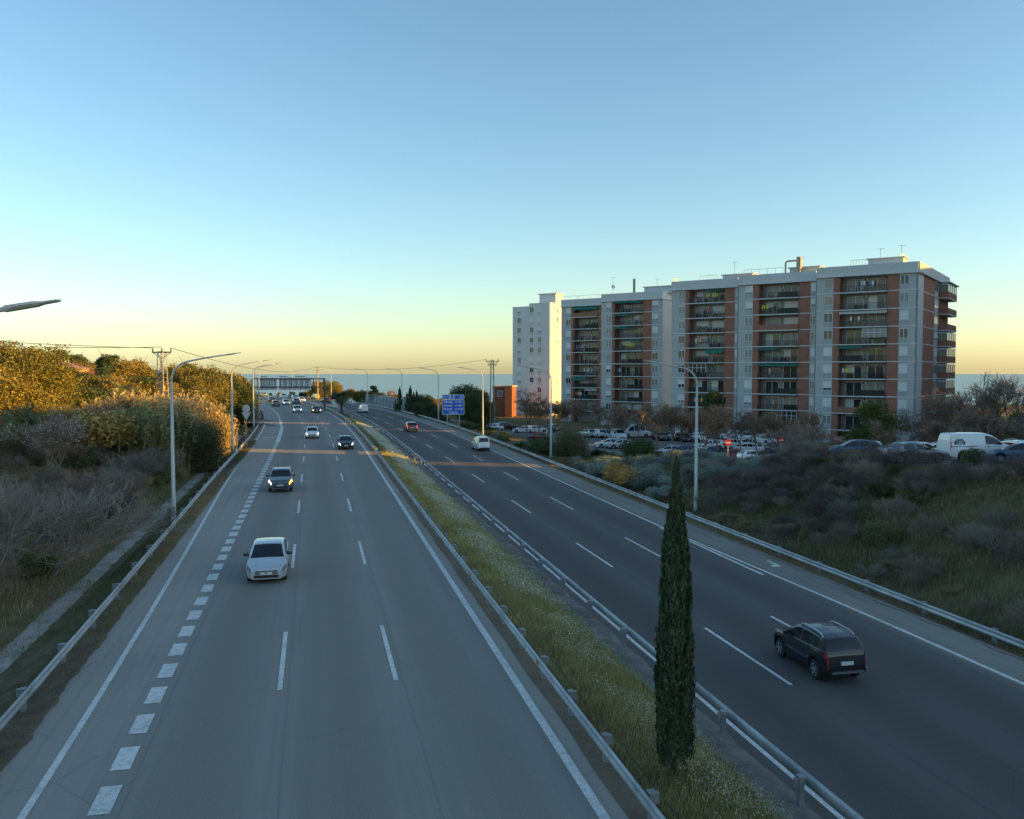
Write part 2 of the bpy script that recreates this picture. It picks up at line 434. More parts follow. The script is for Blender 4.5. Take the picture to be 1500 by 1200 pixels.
# ------------------------------------------------------------------ guard rails
GALV = plain('galvanised_steel', (.38, .41, .43), .5, .35, .38, .6)
GALVD = plain('dull_steel', (.27, .29, .30), .55, .3, .25, 2)
POLE = plain('lamp_steel', (.5, .53, .52), .5, .2, .12, 1.5)
def reflector_mat(): return plain('amber_reflector', (.75, .25, .05), .35)
WBEAM = [(0, .0), (.045, .03), (.045, .09), (0, .13), (0, .18), (.045, .22), (.045, .28), (0, .31)]
def rail(label, uf, s0, s1, base, top, face, post_step, post_h, post_to, group='guard rails along the motorway', second=0, reflect=0):
    """face +1: corrugation looks towards +u"""
    f = uf if callable(uf) else (lambda s: uf)
    zf = base if callable(base) else (lambda s: base)
    x, y = P(s0, f(s0)); e = tag(empty('guard_rail'), label, 'guard rail', group)
    def beam(off, ztop, ds):
        ss = np.arange(s0, s1, ds); V = []; Fc = []
        prof = [(off + face * a, ztop - .31 + b) for a, b in WBEAM] + [(off - face * .012, ztop), (off - face * .012, ztop - .31)]
        n = len(prof)
        for s in ss:
            for a, b in prof: V.append((*P(s, f(s) + a), zf(s) + b))
        for i in range(len(ss) - 1):
            for k in range(n):
                k2 = (k + 1) % n; Fc.append((i*n+k, i*n+k2, (i+1)*n+k2, (i+1)*n+k))
        return np_mesh('beam', V, Fc, GALV)
    link(bpy.data.objects.new('beam', beam(0, top, 2.0)), e)
    if second: link(bpy.data.objects.new('rear_beam', beam(second, top, 2.0)), e)
    pm = MB()
    pm.box(-.065, -.07, -.35, .065, .07, post_h, 0); pm.box(-.09, -.1, post_h, .09, .1, post_h + .02, 0)
    pm.box(-.16 if post_to < 0 else 0, -.05, top - .26, 0 if post_to < 0 else .16, .05, top - .02, 0)
    me = pm.mesh('post', GALVD)
    rm = MB(); rm.box(-.02, -.05, 0, .02, .05, .12); rme = rm.mesh('reflector', reflector_mat())
    k = 0; s = s0 + 1
    while s < s1 and k < 98:
        o = bpy.data.objects.new('post', me); x, y = P(s, f(s) + post_to)
        o.location = (x, y, zf(s)); o.rotation_euler = (0, 0, head_at(s)); link(o, e)
        if reflect and k % reflect == 0:
            r = bpy.data.objects.new('reflector', rme); x, y = P(s, f(s) + face * .06)
            r.location = (x, y, zf(s) + top - .22); r.rotation_euler = (0, 0, head_at(s)); link(r, e)
        k += 1; s += post_step if s < 120 else post_step * 1.7
    return e
ulr = lambda s: -13.85 - .4 * float(sm(25, 85, s))
rail('galvanised guard rail beside the scrubby bank, left edge of the road', ulr, -2, 150, ZL - .05, .74, 1, 4.0, .70, -.14)
rail('galvanised guard rail with amber reflectors on the left side of the grassy median', .74, 2, 330, ZL - .05, .74, -1, 2.9, .72, .16, reflect=4)
rail('high guard rail on stout posts above the concrete gutter, right side of the median', 5.62, 2, 330, ZR - .05, .86, 1, 4.0, .86, -.26)
rail('long guard rail at the foot of the shrubby slope on the right', 19.95, 12, 330, ZR - .33, .72, -1, 4.0, .70, .14)
# short rail by the slip road nose
rail('short guard rail end beside the no entry sign', -15.6, 172, 186, ZL, .72, 1, 3, .7, -.12)
# cable behind the median rail
mb = MB(); mb.tube([(*P(s, 1.32), ZL + .34 + .05 * math.sin(s)) for s in np.arange(4, 60, 1.5)], .014, 4)
tag(mb.build('cable', plain('dark_cable', (.03, .03, .03), .6)), 'thin dark cable running behind the guard rail of the grassy median', 'cable')

# ------------------------------------------------------------------ street lamps
def lamp_meshes():
    H = 9.1
    p = MB(); p.tube([(0, 0, -.4), (0, 0, 0), (0, 0, 1), (0, 0, H)], [.14, .14, .13, .075], 10)
    a = MB()
    pts = [(0, 0, H)]
    for k in range(1, 9):
        q = k / 8 * rad(78); pts.append((1.25 * (1 - math.cos(q)), 0, H + 1.25 * math.sin(q)))
    x0, z0 = pts[-1][0], pts[-1][2]
    for k in range(1, 5): pts.append((x0 + .6 * k, 0, z0 + .14 * k - .008 * k * k))
    a.tube(pts, [.075 - .035 * i / len(pts) for i in range(len(pts))], 8)
    hx, hz = pts[-1][0], pts[-1][2]
    h = MB(); sec = [(-.06, .03, .03), (.0, .06, .06), (.18, .14, .05), (.5, .15, .045), (.62, .09, .028), (.86, .085, .022), (.9, .06, .015)]
    for i in range(len(sec) - 1):
        r = []
        for (x, w, t) in (sec[i], sec[i + 1]):
            zz = hz + .16 * x
            r.append([(hx + x, -w, zz), (hx + x, -w * .7, zz + t), (hx + x, w * .7, zz + t), (hx + x, w, zz), (hx + x, w * .6, zz - t * .9), (hx + x, -w * .6, zz - t * .9)])
        for k in range(6):
            k2 = (k + 1) % 6; h.face([r[0][k], r[1][k], r[1][k2], r[0][k2]])
    for k in (0, len(sec) - 1):
        x, w, t = sec[k]; zz = hz + .16 * x
        h.face([(hx + x, -w, zz), (hx + x, -w * .7, zz + t), (hx + x, w * .7, zz + t), (hx + x, w, zz), (hx + x, w * .6, zz - t * .9), (hx + x, -w * .6, zz - t * .9)])
    b = MB(); b.cyl((0, 0, -.25), (0, 0, .06), .2, 12); b.box(-.11, -.17, .5, .11, -.12, 1.1)
    return [('pole', p.mesh('pole', POLE, True)), ('arm', a.mesh('arm', POLE, True)), ('lamp_head', h.mesh('lamp_head', plain('lamp_housing', (.62, .58, .5), .5))), ('base', b.mesh('base', GALVD))]
LAMP = lamp_meshes()
def spawn(name, parts, loc, rz=0, scale=(1, 1, 1), label=None, cat=None, group=None, mats=None):
    e = tag(empty(name, loc, rz), label, cat, group); e.scale = scale
    made = []
    for p in parts:
        o = bpy.data.objects.new(p[0], p[1]); par = e
        if len(p) > 2 and p[2] is not None:
            if isinstance(p[2], int): par = made[p[2]]
        if len(p) > 3: o.location = p[3]
        link(o, par); made.append(o)
        if mats and p[0] in mats:
            o.material_slots[0].link = 'OBJECT'; o.material_slots[0].material = mats[p[0]]
    return e
def lamp(s, u, side, label, sc=1.0, twist=0):
    x, y = P(s, u + (.45 if s < 20 else 0))
    spawn('street_lamp', LAMP, (x, y, gz(x, y)), (0 if side > 0 else math.pi) + head_at(s) + twist, (sc, sc, sc), label, 'street lamp', 'street lamps along the motorway')
sL1 = SU(*at(255, 765, -9.75))
for i in range(-1, 7):
    s = sL1[0] + 41 * i
    lab = ['lamp head on a long arm reaching in at the left edge above the trees', 'tall lamp nearest on the left verge, arching over the scrubby bank',
           'second lamp on the left verge, standing by the sunlit golden canes', 'third lamp on the left verge, behind the backs of two road signs',
           'fourth lamp on the left verge, near the no entry sign', 'distant left lamp crowded behind the fourth one', 'distant left lamp in front of the overhead sign gantry', 'farthest lamp on the left verge where the road bends'][i + 1]
    lamp(s, sL1[1], 1, lab, 1.0, rad(-12 if i < 0 else -4))
sR1 = SU(*at(1019, 752, -10.95))
for i in range(0, 8):
    s = sR1[0] + 40.5 * i
    lab = ['tall lamp rising behind the right guard rail in front of the grey shrubs', 'lamp behind the right guard rail in front of the dark round bush and white tower',
           'lamp with a sunlit post between the blue road sign and the white tower', 'lamp just left of the blue road sign', 'lamp at the tall end of the grey noise barrier',
           'lamp in front of the middle of the grey noise barrier', 'lamp with a sunlit post at the far end of the noise barrier', 'farthest lamp on the right, behind the palm'][i]
    lamp(s, sR1[1], -1, lab, 1.05, rad(4))

# ------------------------------------------------------------------ lettering
def text_mesh(txt, size, mat, align='CENTER', depth=.004, bold=.012):
    c = bpy.data.curves.new('t', 'FONT'); c.body = txt; c.size = size; c.align_x = align; c.align_y = 'CENTER'
    c.extrude = depth; c.offset = bold * size; c.resolution_u = 2
    o = bpy.data.objects.new('t', c); COL.objects.link(o)
    dg = bpy.context.evaluated_depsgraph_get(); dg.update()
    me = bpy.data.meshes.new_from_object(o.evaluated_get(dg)); bpy.data.objects.remove(o); bpy.data.curves.remove(c)
    me.materials.clear(); me.materials.append(mat); return me
def put_text(name, txt, size, mat, parent, loc, align='CENTER', rot=(math.pi/2, 0, 0), bold=.012):
    o = bpy.data.objects.new(name, text_mesh(txt, size, mat, align, bold=bold)); o.location = loc; o.rotation_euler = rot
    return link(o, parent)
def rrect(mb, x0, z0, x1, z1, y0, y1, r, m=0, n=5):
    pts = []
    for cx, cz, a0 in ((x1-r, z1-r, 0), (x0+r, z1-r, 90), (x0+r, z0+r, 180), (x1-r, z0+r, 270)):
        for k in range(n + 1):
            q = rad(a0 + 90 * k / n); pts.append((cx + r * math.cos(q), cz + r * math.sin(q)))
    mb.face([(x, y0, z) for x, z in pts], m); mb.face([(x, y1, z) for x, z in pts][::-1], m)
    for i in range(len(pts)):
        a, b = pts[i], pts[(i + 1) % len(pts)]
        mb.face([(a[0], y0, a[1]), (a[0], y1, a[1]), (b[0], y1, b[1]), (b[0], y0, b[1])], m)
BLUE = plain('sign_blue', (.015, .13, .62), .4, 0, .08, 1); SWHITE = plain('sign_white', (.72, .78, .82), .45, 0, .05, 1)
RED = plain('sign_red', (.62, .045, .035), .4, 0, .05, 1); SGREY = plain('sign_back_grey', (.80, .81, .80), .5, .1, .08, 1)
# the blue direction sign: local axes x right, y away from the road user
s_, u_ = SU(*at(664, 632, -11)); x, y = P(s_, u_); gz0 = gz(x, y)
e = tag(empty('road_sign', (x, y, gz0), rad(6)), 'blue motorway exit sign with white place names on two posts', 'road sign')
D_ = y; w = 32.5 / F * D_; zt = atD(664, 578, D_)[1] - gz0; zb = atD(664, 607.5, D_)[1] - gz0; hs = zt - zb
zm = zt - hs * .25
mb = MB(); rrect(mb, -w/2, zb, w/2, zm - .03, -.03, .03, .18, 0); pl = mb.build('main_panel', SWHITE, e)
mb = MB(); rrect(mb, -w/2 + .09, zb + .09, w/2 - .09, zm - .12, -.045, -.031, .14, 0); mb.build('panel_face', BLUE, pl)
mb = MB(); rrect(mb, -w/2, zm + .03, w/2, zt, -.03, .03, .16, 0); pt = mb.build('exit_panel', SWHITE, e)
mb = MB(); rrect(mb, -w/2 + .09, zm + .12, w/2 - .09, zt - .09, -.045, -.031, .1, 0); mb.build('panel_face', BLUE, pt)
mb = MB(); mb.box(-w*.17, -.052, zm + .13, -w*.12, -.046, zt - .1)
for q in (.0, .14): mb.face([(-w*.05+q*1.2, -.052, zm+.18), (-w*.02+q*1.2, -.052, zm+.18), (w*.05+q*1.3, -.052, zt-.14), (w*.01+q*1.3, -.052, zt-.14)])
mb.build('exit_symbol', SWHITE, pt)
lh = (zm - zb - .2) / 4
for i, (t1, t2, t3) in enumerate((('Vilassar', 'de', 'Mar'), ('Premià', 'de', 'Mar'), ('Premià', 'de', 'Dalt'), ('Cabrils', '', ''))):
    zz = zm - .12 - lh * (i + .52)
    if t2:
        put_text('lettering', t1, lh * .86, SWHITE, pl, (-w*.42, -.052, zz), 'LEFT', bold=.02)
        put_text('lettering', t2, lh * .66, SWHITE, pl, (w*.14, -.052, zz), 'CENTER', bold=.02)
        put_text('lettering', t3, lh * .76, SWHITE, pl, (w*.43, -.052, zz), 'RIGHT', bold=.02)
    else: put_text('lettering', t1, lh * .86, SWHITE, pl, (0, -.052, zz), bold=.02)
put_text('lettering', '500 m', lh * .62, SWHITE, pt, (-w*.31, -.052, (zm+zt)/2), bold=.02)
put_text('lettering', '92', lh * .72, SWHITE, pt, (w*.36, -.052, (zm+zt)/2), bold=.02)
for q in (-.27, .27):
    mb = MB(); mb.box(q*w - .07, .035, -.3, q*w + .07, .16, zt - .2); mb.build('post', GALV, e)

def disc(mb, cx, cz, r, y0, y1, m=0, n=24):
    p = [(cx + r*math.cos(2*math.pi*k/n), cz + r*math.sin(2*math.pi*k/n)) for k in range(n)]
    mb.face([(a, y0, b) for a, b in p], m); mb.face([(a, y1, b) for a, b in p][::-1], m)
    for i in range(n):
        a, b = p[i], p[(i+1) % n]; mb.face([(a[0], y0, a[1]), (a[0], y1, a[1]), (b[0], y1, b[1]), (b[0], y0, b[1])], m)
def no_entry(x, y, zc, r, label, sunpost=False):
    g = gz(x, y)
    e = tag(empty('no_entry_sign', (x, y, g)), label, 'road sign', 'no entry signs')
    h = zc - g
    mb = MB(); mb.cyl((0, .05, -.3), (0, .05, h + r*.7), .045, 8); mb.build('post', GALV, e)
    mb = MB(); disc(mb, 0, h, r, -.02, .0); d = mb.build('disc', RED, e)
    mb = MB(); mb.box(-r*.72, -.028, h - r*.17, r*.72, -.0205, h + r*.17); mb.build('white_bar', SWHITE, d)
s, u = SU(*at(378, 607, ZL)); x, y = P(s, u); no_entry(x, y, atD(377, 592, y)[1], .6, 'red no entry sign at the mouth of the slip road on the left')
x, z = atD(1066.5, 648.5, 89); no_entry(x, 89, z, .36, 'red no entry sign on a sunlit post at the car park edge')
x, z = atD(1144.5, 645, 97); no_entry(x, 97, z, .34, 'dull red no entry sign among dark bare shrubs beside the car park')
# two sign backs on one post
s, u = SU(*at(361, 637, ZL)); x, y = P(s, u); g = gz(x, y)
e = tag(empty('road_sign', (x, y, g)), 'backs of a round and a triangular traffic sign on one post by the left verge', 'road sign')
h1, h2 = atD(361, 598.5, y)[1] - g, atD(361, 609, y)[1] - g
mb = MB(); mb.cyl((0, .08, -.3), (0, .08, h1 + .3), .05, 8); mb.build('post', GALV, e)
mb = MB(); disc(mb, 0, h1, .56, -.0, .03); mb.build('round_plate', SGREY, e)
mb = MB(); q = .72
for yy in (0, .03):
    f = [(-q, yy, h2 + .5), (q, yy, h2 + .5), (0, yy, h2 - .75)]; mb.face(f if yy else f[::-1])
for a, b in (((-q, h2+.5), (q, h2+.5)), ((q, h2+.5), (0, h2-.75)), ((0, h2-.75), (-q, h2+.5))): mb.face([(a[0], 0, a[1]), (a[0], .03, a[1]), (b[0], .03, b[1]), (b[0], 0, b[1])])
mb.build('triangular_plate', SGREY, e)
# small warning sign by the service road
x, y, z = at_lot(695, 621); g = gz(x, y)
e = tag(empty('road_sign', (x, y, g)), 'small warning triangle above a round sign beside the service road', 'road sign')
mb = MB(); mb.cyl((0, .06, -.2), (0, .06, 2.6), .04, 6); mb.build('post', GALV, e)
mb = MB(); q = .5
mb.face([(-q, 0, 1.95), (q, 0, 1.95), (0, 0, 2.8)]); mb.face([(q, .02, 1.95), (-q, .02, 1.95), (0, .02, 2.8)]); t = mb.build('triangle', RED, e)
mb = MB(); q = .33; mb.face([(-q, -.006, 2.04), (q, -.006, 2.04), (0, -.006, 2.62)]); mb.build('white_face', SWHITE, t)
mb = MB(); disc(mb, 0, 1.5, .42, -.01, .01); t = mb.build('disc', RED, e)
mb = MB(); disc(mb, 0, 1.5, .30, -.02, -.011); mb.build('white_face', SWHITE, t)
# white marker board in the far median
x, y = P(SU(*at(490, 602, ZL))[0] + 8, 3.2); g = gz(x, y)
e = tag(empty('marker_board', (x, y, g), rad(15)), 'pale marker board standing in the median beside the palm', 'road sign')
mb = MB(); mb.box(-.7, -.02, 1.1, .7, .02, 2.9); mb.build('board', SGREY, e)
mb = MB(); mb.box(-.5, .02, -.2, -.42, .1, 2.8); mb.box(.42, .02, -.2, .5, .1, 2.8); mb.build('frame', GALV, e)
for (px, py) in ((515.5, 612), (506.5, 623)):
    x, y = at(px, py, -10.0)
    mb = MB(); mb.cyl((0, 0, -.3), (0, 0, 1.05), .055, 8); mb.cyl((0, 0, .8), (0, 0, .92), .06, 8, 1)
    o = mb.build('marker_post', [SWHITE, plain('black_band', (.02, .02, .02), .5)]); o.location = (x, y, gz(x, y))
    tag(o, 'thin white marker post in the median grass ' + ('close to the palm' if px > 510 else 'against the left median rail'), 'marker post', 'marker posts')

# ------------------------------------------------------------------ overhead gantry seen from behind
gx, gy = at(475.5, 602, ZL); sG, _ = SU(gx, gy)
hd = head_at(sG); zT = atD(475, 555, gy)[1]; zB = atD(475, 569.5, gy)[1]
GD = plain('gantry_steel', (.10, .11, .12), .55, .3)
e = tag(empty('sign_gantry', (gx, gy, ZL), 0), 'overhead gantry across the left carriageway showing the grey backs of its signs', 'gantry')
wl = (475.5 - 371) / F * gy
mb = MB(); mb.box(-.2, -.2, -.3, .2, .2, zT - ZL + .1); mb.build('post', GD, e)
mb = MB(); mb.box(-wl - .2, -.2, -.3, -wl + .2, .2, zT - ZL + .1); mb.build('post', GD, e)
mb = MB()
for zz in (zT - ZL, zB - ZL + .35): mb.box(-wl, -.12, zz - .13, 0, .12, zz + .13)
for k in range(13):
    xx = -wl * k / 13; mb.box(xx - .045, -.1, zB - ZL + .35, xx + .07, .1, zT - ZL)
mb.build('truss', GD, e)
for (a, b) in ((376, 406), (408.5, 456)):
    x0, x1 = (a - 475.5) / F * gy, (b - 475.5) / F * gy
    mb = MB(); mb.box(x0, .22, zB - ZL - .35, x1, .3, zT - ZL + .25)
    for k in range(1, 4 if b - a < 35 else 6): mb.box(x0 + (x1-x0)*k/(4 if b-a < 35 else 6) - .05, .14, zB - ZL - .3, x0 + (x1-x0)*k/(4 if b-a < 35 else 6) + .05, .22, zT - ZL + .2, 1)
    mb.build('sign_panel', [SGREY, GD], e)
mb = MB()
for px in (385, 388, 412, 418, 436, 440, 444): xx = (px - 475.5) / F * gy; mb.box(xx - .5, .1, zT - ZL + .45, xx + .5, .5, zT - ZL + .6)
mb.build('floodlights', GD, e)

# ------------------------------------------------------------------ pylons and wires
def lattice(px_c, D, py_top, py_base_guess, w0, w1, label, arm, mat, rz=0):
    x, zt = atD(px_c, py_top, D); g = gz(x, D); h = zt - g
    e = tag(empty('power_pylon', (x, D, g), rz), label, 'pylon', 'pylons carrying the power line')
    mb = MB(); n = max(5, int(h / 1.3))
    cs = [(-1, -1), (1, -1), (1, 1), (-1, 1)]
    for cx, cy in cs: mb.tube([(cx*w0, cy*w0, -.3), (cx*w1, cy*w1, h)], .055, 4)
    for i in range(n):
        za, zb_ = h * i / n, h * (i + 1) / n; wa, wb = w0 + (w1-w0)*i/n, w0 + (w1-w0)*(i+1)/n
        for k in range(4):
            a, b = cs[k], cs[(k+1) % 4]
            if (i + k) % 2: a, b = b, a
            mb.tube([(a[0]*wa, a[1]*wa, za), (b[0]*wb, b[1]*wb, zb_)], .03, 3)
            mb.tube([(a[0]*wb, a[1]*wb, zb_), (b[0]*wb, b[1]*wb, zb_)], .03, 3)
    mb.build('mast', mat, e)
    mb = MB()
    for zz, aw in arm:
        mb.box(-aw, -.09, h - zz - .08, aw, .09, h - zz + .08)
        mb.tube([(-aw, 0, h-zz), (0, 0, h-zz-.7)], .035, 4); mb.tube([(aw, 0, h-zz), (0, 0, h-zz-.7)], .035, 4)
    mb.build('cross_arm', mat, e)
    mb = MB()
    for zz, aw in arm:
        for q in (-aw*.95, 0, aw*.95): mb.tube([(q, 0, h-zz+.05), (q, 0, h-zz+.5)], [.09, .05], 6)
    mb.build('insulators', plain('brown_glass', (.12, .07, .05), .3), e)
    return Vector((x, D, zt))
RUST = plain('weathered_pylon', (.34, .30, .24), .7, .1, .2)
A = lattice(237, 96, 515, 0, .6, .32, 'lattice power pylon with a wide cross arm rising from the sunlit canes', [(0.1, 1.2)], RUST, rad(-12))
B = lattice(721, 196, 528, 0, .55, .3, 'slim lattice pylon left of the white tower block', [(0.2, 1.5), (1.0, 1.0)], RUST, rad(10))
x, z = atD(465, 536, 300); g = gz(x, 300)
e = tag(empty('power_pole', (x, 300, g)), 'thin power pole standing among the distant orange trees', 'pole')
mb = MB(); mb.tube([(0, 0, -.3), (0, 0, z - g)], [.28, .2], 8); mb.build('pole', RUST, e)
mb = MB(); mb.box(-1, -.06, z-g-.7, 1, .06, z-g-.55); mb.box(-.8, -.06, z-g-1.8, .8, .06, z-g-1.65); mb.build('cross_arm', RUST, e)
Cp = Vector((x, 300, z))
WIRE = plain('wire', (.06, .06, .065), .6)
def wire(a, b, sag, label, r=.03):
    mb = MB(); pts = []
    for k in range(17):
        t = k / 16; p = a.lerp(b, t); p.z -= sag * 4 * t * (1 - t); pts.append(p)
    mb.tube(pts, r, 4); tag(mb.build('power_line', WIRE), label, 'power line', 'power lines')
offA = Vector((1.1, -.2, .4))
wire(Vector((-75, 40, 7)), A - offA + Vector((0, 0, .8)), 1.2, 'sagging upper power line over the wooded hill on the left')
wire(Vector((-75, 60, 4.5)), A + Vector((0, 0, .5)), 1.0, 'lower power line over the wooded hill on the left')
wire(A + offA, Cp + Vector((-.8, 0, -.4)), 2.2, 'power line from the lattice pylon to the distant thin pole', .035)
wire(Cp + Vector((.8, 0, -.4)), B + Vector((-1.4, 0, .2)), 1.6, 'power line between the distant thin pole and the slim pylon', .035)

# ------------------------------------------------------------------ noise barrier behind the right rail
def s_for_px(px, u, lo=60, hi=400):
    for s in np.arange(lo, hi, .5):
        x, y = P(s, u)
        if 750 + F * x / y < px: return s
    return hi
e = tag(empty('noise_barrier'), 'grey concrete noise barrier of upright panels behind the far right guard rail', 'wall')
sa, sb = s_for_px(603, 23.5), s_for_px(522, 23.5)
k = 0; s = sa
NB = plain('barrier_concrete', (.27, .31, .32), .85, 0, .25, .5)
while s < sb:
    x0, y0 = P(s, 23.5); x1, y1 = P(s + 3.9, 23.5); h = 3.1 if k < 3 else 2.8
    z0 = min(gz(x0, y0), gz(x1, y1)) - .3; zt = -10.6 + h + .1 * (R.random() - .5)
    n = Vector((y1 - y0, -(x1 - x0), 0)).normalized() * .08
    mb = MB(); mb.hexa([(x0-n.x, y0-n.y, z0), (x1-n.x, y1-n.y, z0), (x1+n.x, y1+n.y, z0), (x0+n.x, y0+n.y, z0), (x0-n.x, y0-n.y, zt), (x1-n.x, y1-n.y, zt), (x1+n.x, y1+n.y, zt), (x0+n.x, y0+n.y, zt)])
    mb.build('panel', NB, e)
    mb = MB(); mb.tube([(x0 - n.x*1.5, y0 - n.y*1.5, z0), (x0 - n.x*1.5, y0 - n.y*1.5, zt + .15)], .13, 6); mb.build('post', GALVD, e)
    s += 4.0; k += 1
# wire fence on the left bank
e = tag(empty('wire_fence'), 'sagging wire fence on pale posts in the scrub at far left', 'fence')
pp = [drop(-18, 655), drop(15.5, 660), drop(45, 662), drop(100, 648)]
for q in pp[:3]:
    mb = MB(); mb.tube([(q[0], q[1], q[2]-.2), (q[0], q[1], q[2]+1.05)], .05, 6); mb.build('post', plain('pale_post', (.5, .5, .46), .8), e)
mb = MB()
for a, b in zip(pp[:2], pp[1:3]):
    for zz in (.25, .5, .75, .98):
        pts = []
        for k in range(9):
            t = k / 8; pts.append((a[0]+(b[0]-a[0])*t, a[1]+(b[1]-a[1])*t, a[2]+(b[2]-a[2])*t + zz - .12*4*t*(1-t)*zz))
        mb.tube(pts, .012, 3)
mb.build('wires', plain('fence_wire', (.25, .3, .29), .5), e)
# ------------------------------------------------------------------ apartment blocks
GREYW = plain('grey_render', (.47, .48, .475), .85, 0, .08, .25); PALE = plain('pale_render', (.58, .59, .59), .85, 0, .06, .3)
SPAND = plain('spandrel_grey', (.40, .43, .445), .85, 0, .1, .4)
BAND = plain('floor_band_white', (.60, .61, .605), .8, 0, .08, .5)
def brick():
    m, nt, b = nodes('brick_facing')
    p = N(nt, 'ShaderNodeTexCoord').outputs['Object']
    mp = N(nt, 'ShaderNodeMapping'); mp.inputs['Rotation'].default_value = (rad(90), 0, 0); nt.links.new(p, mp.inputs[0])
    n = noise(nt, .8, 6, .7, p); n2 = noise(nt, 9, 4, .8, p)
    col = mix(nt, ramp(nt, n, [(.3, 0.), (.7, 1.)]), (.30, .13, .092), (.38, .18, .13))
    col = mix(nt, ramp(nt, n2, [(.45, 0.), (.8, .5)]), col, (.22, .09, .06))
    nt.links.new(col, b.inputs['Base Color']); b.inputs['Roughness'].default_value = .9
    return m
BRICK = brick()
def glass(name, c, rough=.06):
    if name in MATS: return MATS[name]
    m, nt, b = nodes(name); b.inputs['Base Color'].default_value = c4(c); b.inputs['Roughness'].default_value = rough
    b.inputs['Specular IOR Level'].default_value = .55; MATS[name] = m; return m
GLASS = glass('window_glass', (.035, .045, .055)); CURT = glass('curtained_glass', (.24, .24, .225), .25)
FRAME = plain('window_frame', (.72, .73, .72), .5, 0, .05); SHUT = plain('roller_shutter', (.72, .72, .7), .7, 0, .06, 1)
SHUT2 = plain('tan_shutter', (.42, .36, .28), .7, 0, .06, 1)
RAIL = plain('balcony_iron', (.045, .042, .04), .5, .3); AWN = plain('green_awning', (.02, .16, .12), .8); AWN2 = plain('cream_awning', (.5, .47, .4), .8)
ACM = plain('air_conditioner_white', (.6, .6, .58), .5); PLANT = leaf('balcony_plant', (.02, .05, .015), (.05, .09, .03), (.10, .12, .05))
CLOTH = [plain('cloth_' + n, c, .9) for n, c in (('white', (.65, .65, .68)), ('blue', (.12, .2, .42)), ('red', (.45, .08, .07)), ('dark', (.05, .05, .07)), ('yellow', (.6, .55, .08)))]
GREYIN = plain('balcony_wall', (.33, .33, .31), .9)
FL = [12.9 - 2.9 * k for k in range(9)]      # floor levels, relative to the eye
ROOF = 15.55; TOP = 17.35; BASE = -13.6

class Frame_:
    """facade frame: a along the wall (left to right), n outward, z up"""
    def __init__(s, O, e, n): s.O = Vector((O[0], O[1], 0)); s.e = Vector((e[0], e[1], 0)); s.n = Vector((n[0], n[1], 0))
    def p(s, a, n, z): q = s.O + s.e * a + s.n * n; return (q.x, q.y, z)
    def box(s, mb, a0, a1, n0, n1, z0, z1, m=0):
        mb.hexa([s.p(a0,n1,z0), s.p(a1,n1,z0), s.p(a1,n0,z0), s.p(a0,n0,z0), s.p(a0,n1,z1), s.p(a1,n1,z1), s.p(a1,n0,z1), s.p(a0,n0,z1)], m)
    def a_of(s, px):
        k = (px - 750) / F; return (k * s.O.y - s.O.x) / (s.e.x - k * s.e.y)
EX = (math.sin(rad(55)), -math.cos(rad(55))); NX = (-math.cos(rad(55)), -math.sin(rad(55)))

def window(fr, e, a0, a1, z, n, kind=None):
    """z = floor level; opening from .95 to 2.3"""
    kind = kind or R.choices(['shut', 'half', 'open', 'curtain', 'tan'], [4, 2.2, 2.2, 2.2, .5])[0]
    z0, z1 = z + .95, z + 2.35
    mb = MB(); fr.box(mb, a0, a1, n + .002, n + .075, z0 - .07, z0); fr.box(mb, a0, a1, n + .002, n + .075, z1, z1 + .06)
    fr.box(mb, a0, a0 + .07, n + .002, n + .06, z0, z1); fr.box(mb, a1 - .07, a1, n + .002, n + .06, z0, z1)
    if kind in ('open', 'curtain', 'half'): fr.box(mb, (a0+a1)/2 - .045, (a0+a1)/2 + .045, n + .022, n + .05, z0, z1)
    w = mb.build('window', FRAME, e)
    gm = MB(); fr.box(gm, a0 + .07, a1 - .07, n + .004, n + .02, z0, z1)
    gm.build('pane', CURT if kind == 'curtain' else GLASS, w)
    if kind in ('shut', 'half', 'tan'):
        sm_ = MB(); zb = z0 + (.02 if kind != 'half' else R.choice([.35, .6, .25])); k = int((z1 - zb) / .11) or 1
        for i in range(k):
            za = zb + (z1 - zb) * i / k; fr.box(sm_, a0 + .075, a1 - .075, n + .0225, n + (.045 if i % 2 else .038), za, zb + (z1 - zb) * (i + 1) / k - .001)
        sm_.build('shutter', SHUT2 if kind == 'tan' else SHUT, w)

